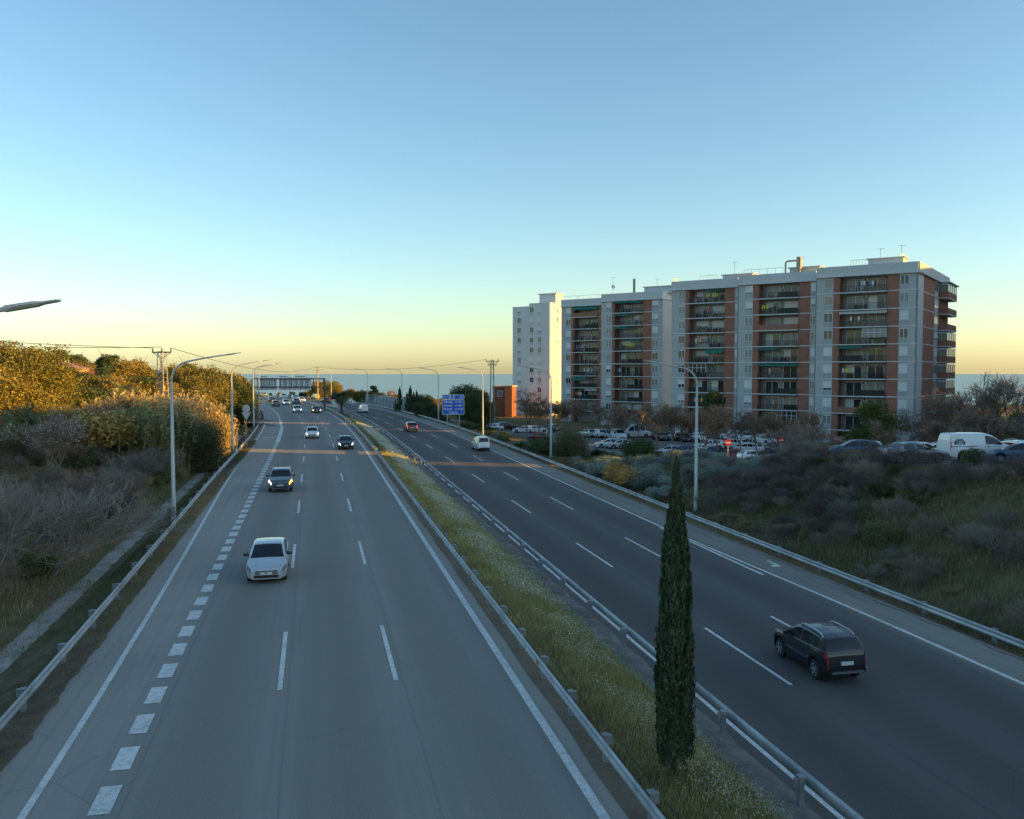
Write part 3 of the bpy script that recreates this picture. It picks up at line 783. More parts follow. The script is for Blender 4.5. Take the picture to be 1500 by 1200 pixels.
def balcony(fr, e, a0, a1, z, depth, style, out=.42, z1=None):
    """recessed balcony, floor at z"""
    zc = z + 2.62
    w = a1 - a0
    mb = MB(); fr.box(mb, a0 + .003, a1 - .003, -depth + .003, out, z - .16, z + .02); b = mb.build('balcony', BAND, e)
    # doors in the back wall
    nb = -depth
    spans = [(a0 + w*.10, a0 + w*.44), (a0 + w*.56, a0 + w*.9)]
    for i, (p, q) in enumerate(spans):
        dm = MB(); zt = z + 2.25
        for aa in (p, (p+q)/2, q): fr.box(dm, aa - .05, aa + .05, nb + .003, nb + .07, z + .03, zt)
        fr.box(dm, p - .05, q + .05, nb + .003, nb + .07, zt, zt + .09)
        d = dm.build('balcony_door', FRAME, e)
        gm = MB(); kind = R.random()
        fr.box(gm, p + .05, q - .05, nb + .004, nb + .03, z + .03, zt)
        gm.build('pane', CURT if kind < .35 else GLASS, d)
        if kind > .62:
            s2 = MB(); zb = z + R.choice([.1, .9, 1.4]); fr.box(s2, p + .05, (q - .05) if kind > .8 else (p+q)/2, nb + .032, nb + .06, zb, zt); s2.build('shutter', SHUT if kind < .95 else SHUT2, d)
    # railing
    rm = MB(); no = out - .06
    if style == 'brick': fr.box(rm, a0, a1, no - .1, no + .02, z + .02, z + 1.0); m = BRICK
    elif style == 'white': fr.box(rm, a0, a1, no - .06, no + .02, z + .05, z + .98); m = PALE
    else:
        m = RAIL
        fr.box(rm, a0, a1, no - .03, no + .03, z + 1.0, z + 1.05); fr.box(rm, a0, a1, no - .02, no + .02, z + .1, z + .14)
        k = int(w / .125)
        for i in range(k + 1): aa = a0 + .012 + (w - .024) * i / k; fr.box(rm, aa - .016, aa + .016, no - .012, no + .012, z + .14, z + 1.0)
        if style == 'screen': fr.box(rm, a0 + .05, a0 + w * R.choice([.5, .95]), no - .045, no - .035, z + .1, z + .98)
        if style == 'half': fr.box(rm, a0 + w*.5, a1 - .05, no - .045, no - .035, z + .1, z + .98)
    rm.build('railing', m, b)
    if style == 'glazed':
        g = MB(); p, q = (a0, a0 + w*.5) if R.random() < .5 else (a0 + w*.5, a1)
        k = 4
        for i in range(k + 1): aa = p + (q-p)*i/k; fr.box(g, aa - .04, aa + .04, no - .07, no - .0 - .04, z + 1.06, zc)
        fr.box(g, p, q, no - .07, no - .04, z + 1.85, z + 1.93); gl = g.build('glazing_frame', FRAME, b)
        g2 = MB(); fr.box(g2, p, q, no - .10, no - .075, z + 1.06, zc); g2.build('pane', CURT if R.random() < .6 else GLASS, gl)
    if R.random() < .9:
        am = MB(); aa = a0 + w * R.choice([.47, .5, .53]) ; zz = z + R.choice([1.9, 2.05, .15]); fr.box(am, aa - .38, aa + .38, nb + .08, nb + .4, zz, zz + .52); fr.box(am, aa - .25, aa + .1, nb + .4, nb + .41, zz + .08, zz + .44, 1)
        am.build('air_conditioner', [ACM, RAIL], b)
    if style == 'awning' or R.random() < .1:
        am = MB(); p, q = R.choice([(a0, a0 + w*.5), (a0 + w*.5, a1), (a0, a1)]); dz = R.choice([.35, .5, .9])
        am.hexa([fr.p(p, .1, zc-.05), fr.p(q, .1, zc-.05), fr.p(q, .14, zc), fr.p(p, .14, zc), fr.p(p, out+.25, zc-dz), fr.p(q, out+.25, zc-dz), fr.p(q, out+.29, zc-dz+.04), fr.p(p, out+.29, zc-dz+.04)])
        am.build('awning', AWN if R.random() < .7 else AWN2, b)
    if R.random() < .42:     # washing
        lm = MB(); k = R.randint(3, 7); st = a0 + w * R.uniform(.05, .5)
        for i in range(k):
            aa = st + i * .42
            if aa + .36 < a1: fr.box(lm, aa, aa + R.uniform(.2, .36), no - .3, no - .285, z + R.uniform(.7, 1.0), z + 1.75, R.randrange(5))
        lm.build('laundry', CLOTH, b)
    if R.random() < .72:
        pm = MB(); k = R.randint(2, 9); st = R.uniform(.02, .6)
        for i in range(k * 14):
            aa = a0 + w * min(.97, st + R.random() * .09 * k); zz = z + R.uniform(.15, 1.25) * (1 if i % 3 else .8); nn = no - .15 + R.uniform(-.12, .1); r = R.uniform(.05, .14)
            q = [fr.p(aa + R.uniform(-r, r), nn + R.uniform(-r, r), zz + R.uniform(-r, r)) for _ in range(3)]; pm.face(q)
        pm.build('potted_foliage', PLANT, b)
    if R.random() < .6:
        cm = MB(); aa = a0 + w * R.uniform(.1, .8)
        fr.box(cm, aa, aa + .7, -depth*.6, -depth*.6 + .7, z + .66, z + .70)
        for i in (0, .62):
            for j in (0, .62): fr.box(cm, aa + i, aa + i + .06, -depth*.6 + j, -depth*.6 + j + .06, z + .02, z + .66)
        for c in (-.7, .9): fr.box(cm, aa + c, aa + c + .4, -depth*.6, -depth*.6 + .4, z + .40, z + .44); fr.box(cm, aa + c, aa + c + .4, -depth*.6 - .03, -depth*.6, z + .02, z + .9)
        cm.build('terrace_furniture', R.choice([ACM, RAIL, CLOTH[3]]), b)

STY = ['bars', 'bars', 'bars', 'screen', 'half', 'glazed', 'awning', 'bars', 'brick', 'screen', 'bars', 'half']
def section(e, Opt, W, depth, cols, nfl=9, balc=True, side_depth=None, bdepth=2.1):
    """cols in px: wl (x0,x1) window left, bl brick left, bc balcony, br brick right, wr window right (any may be None)"""
    fr = Frame_(Opt, EX, NX); A = lambda c: (max(0.02, fr.a_of(c[0])), min(W - .02, fr.a_of(c[1])))
    bc = A(cols['bc'])
    bl = A(cols['bl']) if cols.get('bl') else None; br = A(cols['br']) if cols.get('br') else None
    mb = MB()
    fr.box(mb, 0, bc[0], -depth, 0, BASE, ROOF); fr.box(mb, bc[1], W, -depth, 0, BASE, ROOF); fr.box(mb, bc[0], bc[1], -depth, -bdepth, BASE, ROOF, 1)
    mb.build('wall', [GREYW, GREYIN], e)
    for b in (bl, br):
        if b and b[1] - b[0] > .15:
            q0, q1 = b; mb = MB(); fr.box(mb, q0, q1, -.3, .035, BASE, ROOF)
            if abs(q1 - bc[0]) < .5 or abs(q0 - bc[1]) < .5: pass
            mb.build('brick_pier', BRICK, e)
    # inside cheeks of the balcony recess in brick
    mb = MB(); fr.box(mb, bc[0] - .02, bc[0] + .1, -bdepth + .005, .03, BASE, ROOF - .001); fr.box(mb, bc[1] - .1, bc[1] + .02, -bdepth + .005, .03, BASE, ROOF - .001); mb.build('brick_cheek', BRICK, e)
    for c in ('wl', 'wr'):
        if not cols.get(c): continue
        w0, w1 = A(cols[c])
        if w1 - w0 < .3: continue
        mb = MB()
        for z in FL: fr.box(mb, w0 + .02, w1 - .02, -.2, .012, z + .14, z + .87)
        mb.build('spandrel', SPAND, e)
        for z in FL: window(fr, e, w0, w1, z, .0)
    for z in FL:
        for p, q in ((0, bc[0]), (bc[1], W)): mb = MB(); fr.box(mb, p, q, -.2, .055, z - .12, z + .05); mb.build('floor_band', BAND, e)
    for i, z in enumerate(FL):
        balcony(fr, e, bc[0] + .1, bc[1] - .1, z, bdepth, R.choice(STY))
    mb = MB(); fr.box(mb, -.15, W + .15, -depth, .5, ROOF, ROOF + .2); mb.build('cornice', BAND, e)
    mb = MB(); fr.box(mb, 0, W, -depth + .1, .22, ROOF + .2, TOP); mb.build('parapet', PALE, e)
    return fr
def roofbits(fr, e, houses, ants, rails=(), z0=TOP):
    for (p0, p1, n, h) in houses:
        a0, a1 = fr.a_of(p0), fr.a_of(p1)
        mb = MB(); fr.box(mb, a0, a1, n - 3.5, n, z0 - .3, z0 + h); sh = mb.build('stair_house', PALE, e)
        mb = MB(); fr.box(mb, a0 - .3, a1 + .3, n - 3.8, n + .3, z0 + h, z0 + h + .16); mb.build('roof_slab', BAND, sh)
    for (px, n, h, dish) in ants:
        a = fr.a_of(px); mb = MB(); x, y, _ = fr.p(a, n, 0)
        mb.tube([(x, y, z0 - .2), (x, y, z0 + h)], .035, 5)
        if dish == 'chimney': mb.box(x - .25, y - .25, z0 - .2, x + .25, y + .25, z0 + h)
        else:
            mb.tube([(x - .5, y, z0 + h - .15), (x + .7, y, z0 + h - .05)], .02, 4)
            for k in range(5): xx = x - .4 + k * .25; mb.tube([(xx, y - .35, z0 + h - .13 + k*.02), (xx, y + .35, z0 + h - .13 + k*.02)], .014, 4)
        o = mb.build('chimney' if dish == 'chimney' else 'antenna', GALVD, e)
        if dish is True:
            d = MB(); d.tube([(x, y - .15, z0 + h*.45), (x + .02, y - .3, z0 + h*.45), (x + .03, y - .34, z0 + h*.45)], [.12, .42, .46], 14); d.build('satellite_dish', SHUT, e)
    for (p0, p1, n, h) in rails:
        a0, a1 = fr.a_of(p0), fr.a_of(p1); mb = MB()
        mb.tube([fr.p(a0, n, z0 + h), fr.p(a1, n, z0 + h)], .03, 4)
        for k in range(6): a = a0 + (a1-a0)*k/5; mb.tube([fr.p(a, n, z0 - .1), fr.p(a, n, z0 + h)], .03, 4)
        mb.build('roof_railing', GALVD, e)

# near block: three stepped sections
e = tag(empty('apartment_block', (52, 150, BASE)), 'long nine storey grey and brick apartment block with balconies, nearest behind the car park', 'apartment block')
e.location = (0, 0, 0)
f1 = section(e, (52.35, 147.4), 15.97, 14, dict(wl=(1205, 1218), bl=(1218.5, 1227), bc=(1227, 1298), br=(1298, 1314.5), wr=(1315.5, 1328.5)))
f2 = section(e, (42.2, 159.7), 14.1, 14, dict(wl=(1090, 1101), bl=(1101.5, 1109.5), bc=(1109.5, 1169), br=(1169, 1185), wr=(1185.8, 1192.5)))
f3 = section(e, (31.8, 170.7), 13.6, 14, dict(wl=(993, 1002.7), bl=(1003, 1008), bc=(1008, 1060.5), br=(1060.5, 1075), wr=(1075.7, 1079)))
# end wall of the near section
C1 = f1.p(15.97, 0, 0); fs = Frame_((C1[0], C1[1]), (-NX[0], -NX[1]), EX)
mb = MB(); fs.box(mb, 14.0, 31, -12, 0, BASE, ROOF); mb.build('wall', GREYW, e)
q = [fs.a_of(p) for p in (1349.5, 1365.5, 1371.5, 1384.5)]
mb = MB(); fs.box(mb, 0.0, q[0], -.3, .03, BASE, ROOF); mb.build('white_strip', PALE, e)
mb = MB(); fs.box(mb, q[0], q[1], -.3, .06, BASE, ROOF); mb.build('brick_pier', BRICK, e)
mb = MB(); fs.box(mb, q[2], 31, -.3, .05, BASE, ROOF); mb.build('brick_pier', BRICK, e)
for z in FL:
    mb = MB(); fs.box(mb, 0, q[1], -.2, .085, z - .12, z + .05); fs.box(mb, q[1], 31, -.2, .10, z - .12, z + .05); mb.build('floor_band', BAND, e)
    window(fs, e, q[1] + .2, q[2] - .2, z, .0)
    # projecting end balcony with brick parapet, some glazed
    mb = MB(); fs.box(mb, q[2] + .3, 30.5, .05, 1.6, z - .2, z); b = mb.build('balcony', BAND, e)
    mb = MB(); fs.box(mb, q[2] + .3, 30.5, 1.45, 1.58, z, z + 1.05); fs.box(mb, q[2] + .3, q[2] + .45, .1, 1.45, z, z + 1.05); mb.build('railing', BRICK, b)
    if R.random() < .55:
        mb = MB(); fs.box(mb, q[2] + .3, 30.5, 1.5, 1.55, z + 2.4, z + 2.5)
        for k in range(5): aa = q[2] + .3 + (30.2 - q[2] - .3) * k / 4; fs.box(mb, aa, aa + .12, 1.5, 1.55, z + 1.05, z + 2.4)
        fs.box(mb, q[2] + .3, q[2] + .36, .1, 1.45, z + 2.3, z + 2.5)
        g = mb.build('glazing_frame', FRAME, b); mb = MB(); fs.box(mb, q[2] + .3, 30.4, 1.47, 1.49, z + 1.06, z + 2.4); fs.box(mb, q[2] + .32, q[2] + .34, .1, 1.45, z + 1.06, z + 2.3); mb.build('pane', CURT, g)
mb = MB(); fs.box(mb, -.0, 31, -12, .5, ROOF + .001, ROOF + .201); fs.box(mb, q[2], 31, .5, 1.9, ROOF - .05, ROOF + .15); mb.build('cornice', BAND, e)
mb = MB(); fs.box(mb, .0, 31, -12, .22, ROOF + .2, TOP - .01); mb.build('parapet', PALE, e)
roofbits(f1, e, [(1260, 1312, -4, 1.3)], [(1276, -5, 3.2, False), (1308, -4.6, 3.4, True)], [(1240, 1262, -1, 1.0)])
roofbits(f2, e, [(1144, 1188, -4, 1.2)], [(1161, -4, 3.0, False)], [(1085, 1142, -1, 1.1)])
mb = MB(); a = f2.a_of(1143); mb.tube([f2.p(a, -2, TOP - .1), f2.p(a, -2, TOP + 2.0), f2.p(a + .3, -2, TOP + 2.3), f2.p(f2.a_of(1160), -2, TOP + 2.3)], .16, 8); f2.box(mb, f2.a_of(1158), f2.a_of(1164), -3.4, -2.3, TOP, TOP + 3.0); mb.build('vent_duct', RUST, e)
roofbits(f3, e, [(1044, 1088, -4.5, 1.1)], [(1063, -4, 3.6, False), (986, -1, 1.0, True)], [(1020, 1046, -1, .9)])
# second block behind it
e = tag(empty('apartment_block', (0, 0, 0)), 'nine storey grey and brick apartment block between the white tower and the nearest block', 'apartment block')
f4 = section(e, (20.8, 199), 15.5, 13, dict(wl=(887.5, 895), bl=(896, 899.6), bc=(899.6, 941.4), br=(941.4, 954), wr=(954.5, 963.5)))
f5 = section(e, (12.4, 215.4), 11.6, 13, dict(wl=(829, 836), bl=(836.5, 840), bc=(840, 876), br=(876, 880)))
roofbits(f4, e, [(934, 978, -3, 1.3)], [(888, -3, 4.2, True), (950, -4, 3.2, False), (925, -1, 3.2, 'chimney')])
roofbits(f5, e, [], [(840, -2, .9, False), (874, -1, 1.0, False)], [(823, 873, -.5, .9)])
# white tower
WT = plain('tower_white', (.64, .65, .65), .85, 0, .05, .3); WT2 = plain('tower_panel', (.50, .52, .53), .85, 0, .06, .4)
e = tag(empty('tower_block'), 'slender white tower block with one sunlit side and a small roof house', 'apartment block')
O = (0.0, 253.0); fr = Frame_(O, EX, NX); W = fr.a_of(805.3)
fr2 = Frame_(fr.p(W, 0, 0)[:2], (-NX[0], -NX[1]), EX)
TT = atD(805, 444, fr2.O.y)[1]; a1 = fr.a_of(775)
mb = MB(); fr.box(mb, 0, a1, -15, -.35, -14.5, TT - .75); fr.box(mb, a1, W, -15, 0, -14.5, TT); mb.build('wall', WT, e)
mb = MB(); fr.box(mb, -.05, a1 - .01, -15, -.3, TT - .75, TT - .6); fr.box(mb, a1 - .04, W + .04, -15.04, .05, TT, TT + .18); mb.build('parapet', BAND, e)
lv = [TT - 3.35 - 2.9 * k for k in range(11)]
for (p0, p1, n) in ((757, 762.2, -.35), (776, 781.5, 0), (787.5, 793, 0)):
    w0, w1 = fr.a_of(p0), fr.a_of(p1); mb = MB()
    for z in lv: fr.box(mb, w0 + .02, w1 - .02, n - .2, n + .012, z + .1, z + .86)
    mb.build('spandrel', WT2, e)
    for z in lv: window(fr, e, w0, w1, z, n, R.choices(['shut', 'half', 'open', 'curtain'], [3, 2, 4, 1])[0])
for z in lv: window(fr2, e, fr2.a_of(815), fr2.a_of(817.5), z, 0, R.choice(['open', 'shut', 'half']))
h0, h1 = fr.a_of(779), fr.a_of(803); mb = MB(); fr.box(mb, h0, h1, -8, -4, TT, TT + 3.0); sh = mb.build('stair_house', WT, e)
mb = MB(); fr.box(mb, h0 - .4, h1 + .3, -8.3, -3.6, TT + 3.0, TT + 3.2); mb.build('roof_slab', WT, sh)
mb = MB(); x, y, _ = fr.p(h1 - 1, -6, 0); mb.tube([(x, y, TT + 3), (x, y, TT + 4.2)], [.3, .08], 6); mb.build('antenna', GALVD, e)
# orange brick house left of the tower
e = tag(empty('brick_house'), 'orange brick house with a pale window beside the foot of the white tower', 'house')
fr = Frame_(atD(722, 600, 238)[:1] + (238,), (math.cos(rad(-8)), math.sin(rad(-8))), (math.sin(rad(-8)), -math.cos(rad(-8))))
OB = plain('orange_brick', (.25, .095, .055), .9, 0, .15, 1)
mb = MB(); fr.box(mb, 0, 5.4, -9, 0, -15, -4.9); fr.box(mb, 3.6, 5.6, 0, 1.6, -15, -4.7); mb.build('wall', OB, e)
mb = MB(); fr.box(mb, -.2, 5.7, -9, .25, -4.9, -4.6); fr.box(mb, 3.5, 5.7, .25, 1.8, -4.7, -4.45); mb.build('roof', plain('pale_coping', (.5, .42, .32), .8), e)
mb = MB(); fr.box(mb, 1.2, 2.8, .002, .06, -7.6, -6.0); w = mb.build('window', FRAME, e); mb = MB(); fr.box(mb, 1.3, 2.7, .061, .07, -7.5, -6.1); mb.build('pane', CURT, w)
# two houses on the left hill
def gable(px, py, D, w, d, h, rz, wall, roof, label):
    x, z = atD(px, py, D); g = gz(x, D) - .5; H = z - g
    e = tag(empty('hillside_house', (x, D, g), rz), label, 'house', 'houses on the wooded hill')
    mb = MB(); mb.box(-w/2, -d/2, 0, w/2, d/2, H); mb.face([(-w/2, -d/2, H), (w/2, -d/2, H), (0, -d/2, H + h)]); mb.face([(w/2, d/2, H), (-w/2, d/2, H), (0, d/2, H + h)]); mb.build('wall', wall, e)
    mb = MB(); o = .35; t = .15
    for sg in (-1, 1):
        ex, ez = sg * (w/2 + o), H - h * o / (w/2)
        mb.hexa([(0, -d/2-o, H+h+.01), (ex, -d/2-o, ez), (ex, d/2+o, ez), (0, d/2+o, H+h+.01), (0, -d/2-o, H+h+t), (ex, -d/2-o, ez+t), (ex, d/2+o, ez+t), (0, d/2+o, H+h+t)])
    rf = mb.build('roof', roof, e)
    mb = MB(); mb.box(-w*.3, -d*.1, H, -w*.3 + .6, -d*.1 + .6, H + h + .6); mb.build('chimney', wall, rf)
    for q in (-.28, .22):
        mb = MB(); mb.box(q*w, -d/2 - .04, H*.55, q*w + 1.0, -d/2 - .003, H*.55 + 1.2); wd = mb.build('window', FRAME, e)
        mb = MB(); mb.box(q*w + .08, -d/2 - .05, H*.55 + .08, q*w + .92, -d/2 - .041, H*.55 + 1.12); mb.build('pane', GLASS, wd)
gable(60, 556, 120, 6, 8, 1.8, rad(28), plain('blue_grey_plaster', (.42, .45, .5), .9), plain('slate_roof', (.07, .07, .085), .8), 'house with a dark pitched roof half hidden beside the big golden oak')  # even blue-grey wall, dark roof
gable(90, 541, 185, 9, 9, 1.4, rad(10), plain('pink_lit_plaster', (.5, .33, .27), .9), plain('tile_roof', (.34, .2, .15), .9), 'pinkish house with a tiled roof high on the wooded hill')  # pink of the low sun is put into this wall colour
# ------------------------------------------------------------------ vehicles
TYRE = plain('tyre', (.018, .018, .019), .85, 0, .2, 4); RIM = plain('alloy_rim', (.42, .43, .45), .35, .7, .05); RIMD = plain('dark_rim', (.1, .1, .11), .4, .5)
TRIM = plain('black_trim', (.02, .021, .023), .6); UNDER = plain('underbody', (.012, .012, .012), .9)
CGLASS = glass('car_glass', (.014, .019, .022), .04); PLATE = plain('number_plate', (.62, .64, .64), .5, 0, .03); CHROME = plain('chrome', (.6, .62, .64), .2, .9, .03)
LENS = glass('headlight_lens', (.20, .22, .24), .05); LAMPON = glow('lit_headlight', (1, .93, .8), 1.7); AMBER = glow('lit_indicator', (1, .42, .04), 2.6)
TAIL = plain('tail_light', (.42, .018, .015), .25, 0, .1); TAILON = glow('lit_tail_light', (1, .06, .03), 2.2); TAILW = plain('tail_lens_pale', (.6, .55, .52), .25)
SPEC = {
 'hatch': dict(L=4.24, W=1.76, wb=2.6, fo=.86, r=.315, prof=[(0,.60),(.04,.70),(.3,.80),(.75,.93),(1.02,.99),(1.35,1.17),(1.88,1.43),(2.2,1.49),(2.7,1.51),(3.3,1.47),(3.7,1.39),(4.0,1.10),(4.12,.98),(4.22,.9),(4.24,.62)], cowl=1.02, rf=1.93, re=3.66, rg=4.02, belt=[(1.0,.95),(2.5,.985),(3.7,1.04),(4.05,1.06)], sw=[(1.32,2.32),(2.42,3.15),(3.22,3.52)], gc=.19),
 'suv': dict(L=4.34, W=1.83, wb=2.67, fo=.84, r=.36, prof=[(0,.72),(.05,.86),(.3,.99),(.8,1.07),(1.1,1.12),(1.45,1.31),(1.86,1.56),(2.2,1.64),(2.8,1.66),(3.5,1.62),(3.92,1.55),(4.18,1.24),(4.27,1.08),(4.32,1.0),(4.34,.66)], cowl=1.08, rf=1.92, re=3.9, rg=4.21, belt=[(1.0,1.06),(2.5,1.09),(3.5,1.14),(4.2,1.18)], sw=[(1.4,2.36),(2.46,3.2),(3.28,3.66)], gc=.27, rails=1),
 'sedan': dict(L=4.65, W=1.8, wb=2.72, fo=.9, r=.32, prof=[(0,.58),(.04,.68),(.35,.79),(.95,.93),(1.25,.97),(1.6,1.16),(2.15,1.39),(2.5,1.44),(2.95,1.44),(3.35,1.37),(3.9,1.10),(4.1,1.04),(4.5,1.02),(4.62,.95),(4.65,.62)], cowl=1.25, rf=2.2, re=3.38, rg=3.95, belt=[(1.2,.94),(2.5,.97),(4.0,1.01),(4.5,1.0)], sw=[(1.6,2.5),(2.6,3.4)], gc=.17),
 'compact van': dict(L=4.3, W=1.8, wb=2.73, fo=.8, r=.32, prof=[(0,.66),(.05,.8),(.3,.95),(.7,1.06),(.95,1.12),(1.3,1.38),(1.7,1.66),(2.0,1.75),(2.6,1.8),(3.6,1.79),(4.05,1.75),(4.16,1.6),(4.24,1.15),(4.29,1.0),(4.3,.55)], cowl=.95, rf=1.74, re=4.08, rg=4.235, belt=[(.9,1.06),(2.5,1.09),(4.25,1.1)], sw=[(1.2,2.25),(2.4,3.2),(3.32,3.9)], gc=.2),
 'panel van': dict(L=4.8, W=1.9, wb=3.0, fo=.92, r=.34, prof=[(0,.7),(.05,.85),(.35,1.02),(.7,1.14),(.95,1.22),(1.3,1.48),(1.75,1.82),(2.05,1.92),(2.6,1.95),(4.0,1.95),(4.6,1.92),(4.72,1.85),(4.77,1.3),(4.8,1.0),(4.8,.5)], cowl=.95, rf=1.8, re=4.62, rg=4.0, belt=[(.9,1.14),(2.5,1.17),(4.8,1.17)], sw=[(1.25,2.3)], gc=.22),
 'minibus': dict(L=5.6, W=2.0, wb=3.6, fo=.95, r=.35, prof=[(0,.75),(.05,.9),(.3,1.1),(.6,1.25),(.85,1.34),(1.25,1.75),(1.75,2.22),(2.1,2.42),(2.6,2.5),(4.6,2.5),(5.4,2.48),(5.5,2.35),(5.56,1.4),(5.6,1.0),(5.6,.5)], cowl=.85, rf=1.8, re=5.42, rg=5.55, belt=[(.8,1.25),(2.5,1.28),(5.6,1.28)], sw=[(1.2,2.2),(2.32,3.4),(3.5,4.4),(4.5,5.3)], gc=.24),
}
def car_meshes(kind):
    sp = SPEC[kind]; L, W = sp['L'], sp['W']; r = sp['r']; ax = [sp['fo'], sp['fo'] + sp['wb']]
    pd = [p[0] for p in sp['prof']]; pz = [p[1] for p in sp['prof']]
    # smooth the profile a little
    dd = np.linspace(0, L, 241); zz = np.interp(dd, pd, pz); kz = zz.copy()
    for _ in range(10): kz[1:-1] = .25*kz[:-2] + .5*kz[1:-1] + .25*kz[2:]
    top = lambda d: float(np.interp(d, dd, kz))
    bd = [p[0] for p in sp['belt']]; bz = [p[1] for p in sp['belt']]
    Ra = r + .055
    st = set(np.linspace(0, L, 56).round(3)) | {.02, .06, .1, .16, .23, L - .02, L - .06, L - .12, L - .2} | {sp['cowl'], sp['rf'], sp['re'], sp['rg']}
    for a, b in sp['sw']: st |= {a, b, round(a + .04, 3), round(b - .05, 3)}
    for a in ax:
        for q in (-1.002, -.998, -.94, -.8, -.6, -.35, 0, .35, .6, .8, .94, .998, 1.002): st.add(round(a + q * Ra, 4))
    st = sorted(st); K = []; last = -1
    for d in st:
        if d - last > .0015: K.append(d); last = d
    rows = 12; V = []
    for d in K:
        zt = top(d)
        zb = min(float(np.interp(d, bd, bz)), zt - .025)
        h = max(0, zt - zb)
        e1 = max(0, 1 - d / .55); e2 = max(0, 1 - (L - d) / .5)
        w = W/2 * (1 - .24 * e1 ** 2.2 - .12 * e2 ** 2.4)
        zs = sp['gc'] + .05 * e1 + .12 * e2
        arch = False
        for a in ax:
            if abs(d - a) < Ra: zs = max(zs, r + math.sqrt(Ra*Ra - (d-a)**2)); arch = True
        sh = zb - zs
        fl = 0.0
        for a in ax: fl = max(fl, .028 * max(0, 1 - ((d - a) / (Ra * 1.35)) ** 2))
        tum = .26 if h > .12 else 0
        # over the bonnet the sides tuck in gently
        wr = .93 * w - tum * h
        pts = [(0, zs), (.86*w, zs), (.965*w + fl, zs + min(.06, sh*.2)), (w + fl, zs + sh*.4), (.995*w, zs + sh*.76), (.955*w, zb), (.93*w, zb + .012 + .03*h),
               (wr + (.025 if h > .12 else -.01), zb + .80*h), (wr - .015, zb + .91*h), (wr - .09, zb + .975*h), (wr*.55, zt + .004), (0, zt + .016)]
        V.append(pts)
    def vert(i, j, sgn): x, z = V[i][j]; return (sgn * x, L/2 - K[i], z)
    P_ = {k: MB() for k in ('body', 'windscreen', 'rear_window', 'side_left', 'side_right', 'under', 'hl', 'hr', 'tl', 'tr')}
    gw = (sp['cowl'] + .02, sp['rf'] - .03); gr = (sp['re'] + .03, sp['rg'])
    for i in range(len(K) - 1):
        dm = (K[i] + K[i+1]) / 2
        for j in range(rows - 1):
            for sgn in (1, -1):
                q = [vert(i, j, sgn), vert(i+1, j, sgn), vert(i+1, j+1, sgn), vert(i, j+1, sgn)]
                if sgn < 0: q = q[::-1]
                part = 'body'
                if j == 0: part = 'under'
                elif j == 1 and kind == 'suv': part = 'under'
                elif j == 6 and any(a < dm < b for a, b in sp['sw']): part = 'side_right' if sgn > 0 else 'side_left'
                elif j >= 9 and gw[0] < dm < gw[1]: part = 'windscreen'
                elif j >= 9 and gr[0] < dm < gr[1]: part = 'rear_window'
                elif (j == 4 and .0 < dm < .46) or (j == 5 and .02 < dm < .36): part = 'hr' if sgn > 0 else 'hl'
                elif kind in ('compact van', 'minibus', 'panel van') and j in (4, 6) and dm > L - .14: part = 'tr' if sgn > 0 else 'tl'
                elif kind not in ('compact van', 'minibus', 'panel van') and j == 4 and dm > L - .2: part = 'tr' if sgn > 0 else 'tl'
                P_[part].face(q)
    for i in (0, len(K) - 1):
        for j in range(rows - 1):
            q = [vert(i, j, -1), vert(i, j, 1), vert(i, j+1, 1), vert(i, j+1, -1)]
            if i == 0: q = q[::-1]
            P_['body'].face(q)
    out = []
    me = P_['body'].mesh('body', PW, True); out.append(('body', me, None))
    out.append(('underbody', P_['under'].mesh('underbody', UNDER if kind != 'suv' else TRIM), None))
    for n, q in (('windscreen', 'windscreen'), ('rear_window', 'rear_window'), ('side_left', 'side_window'), ('side_right', 'side_window')):
        if P_[n].f: out.append((q, P_[n].mesh(q, CGLASS, True), None))
    for k in ('hl', 'hr'): out.append(('headlight', P_[k].mesh('headlight', LENS, True), None))
    for k in ('tl', 'tr'): out.append(('tail_light', P_[k].mesh('tail_light', TAIL, True), None))
    # wheels
    tw = MB(); n = 24
    prof = [(.0, r*.62), (.01, r*.9), (.04, r), (.17, r), (.2, r*.9), (.2, r*.62)]
    for a in range(len(prof) - 1):
        for k in range(n):
            q0, q1 = 2*math.pi*k/n, 2*math.pi*(k+1)/n; (x0, r0), (x1, r1) = prof[a], prof[a+1]
            tw.face([(x0, r0*math.cos(q0), r0*math.sin(q0)), (x1, r1*math.cos(q0), r1*math.sin(q0)), (x1, r1*math.cos(q1), r1*math.sin(q1)), (x0, r0*math.cos(q1), r0*math.sin(q1))])
    for xx in (.05, .15): tw.face([(xx, r*.62*math.cos(2*math.pi*k/n), r*.62*math.sin(2*math.pi*k/n)) for k in range(n)])
    tme = tw.mesh('wheel', TYRE)
    rm = MB()
    for side in (-.004, .204):
        for k in range(5):
            q = 2*math.pi*k/5; c, s = math.cos(q), math.sin(q); wv = .05
            p = [(-.055, .03), (.055, .03), (.035, r*.6), (-.035, r*.6)]
            f = [(side, c*b - s*a, s*b + c*a) for a, b in p]; rm.face(f)
        rm.face([(side + (.003 if side > .1 else -.003), .07*math.cos(2*math.pi*k/10), .07*math.sin(2*math.pi*k/10)) for k in range(10)])
        for k in range(n):
            q0, q1 = 2*math.pi*k/n, 2*math.pi*(k+1)/n
            rm.face([(side, a*math.cos(q), a*math.sin(q)) for a, q in ((r*.56, q0), (r*.63, q0), (r*.63, q1), (r*.56, q1))])
    rme = rm.mesh('rim', RIM)
    for a in ax:
        for sgn in (1, -1):
            xi = W/2 - .205 if sgn > 0 else -W/2 + .005
            idx = len(out); out.append(('wheel', tme, None, (xi, L/2 - a, r))); out.append(('rim', rme, idx))
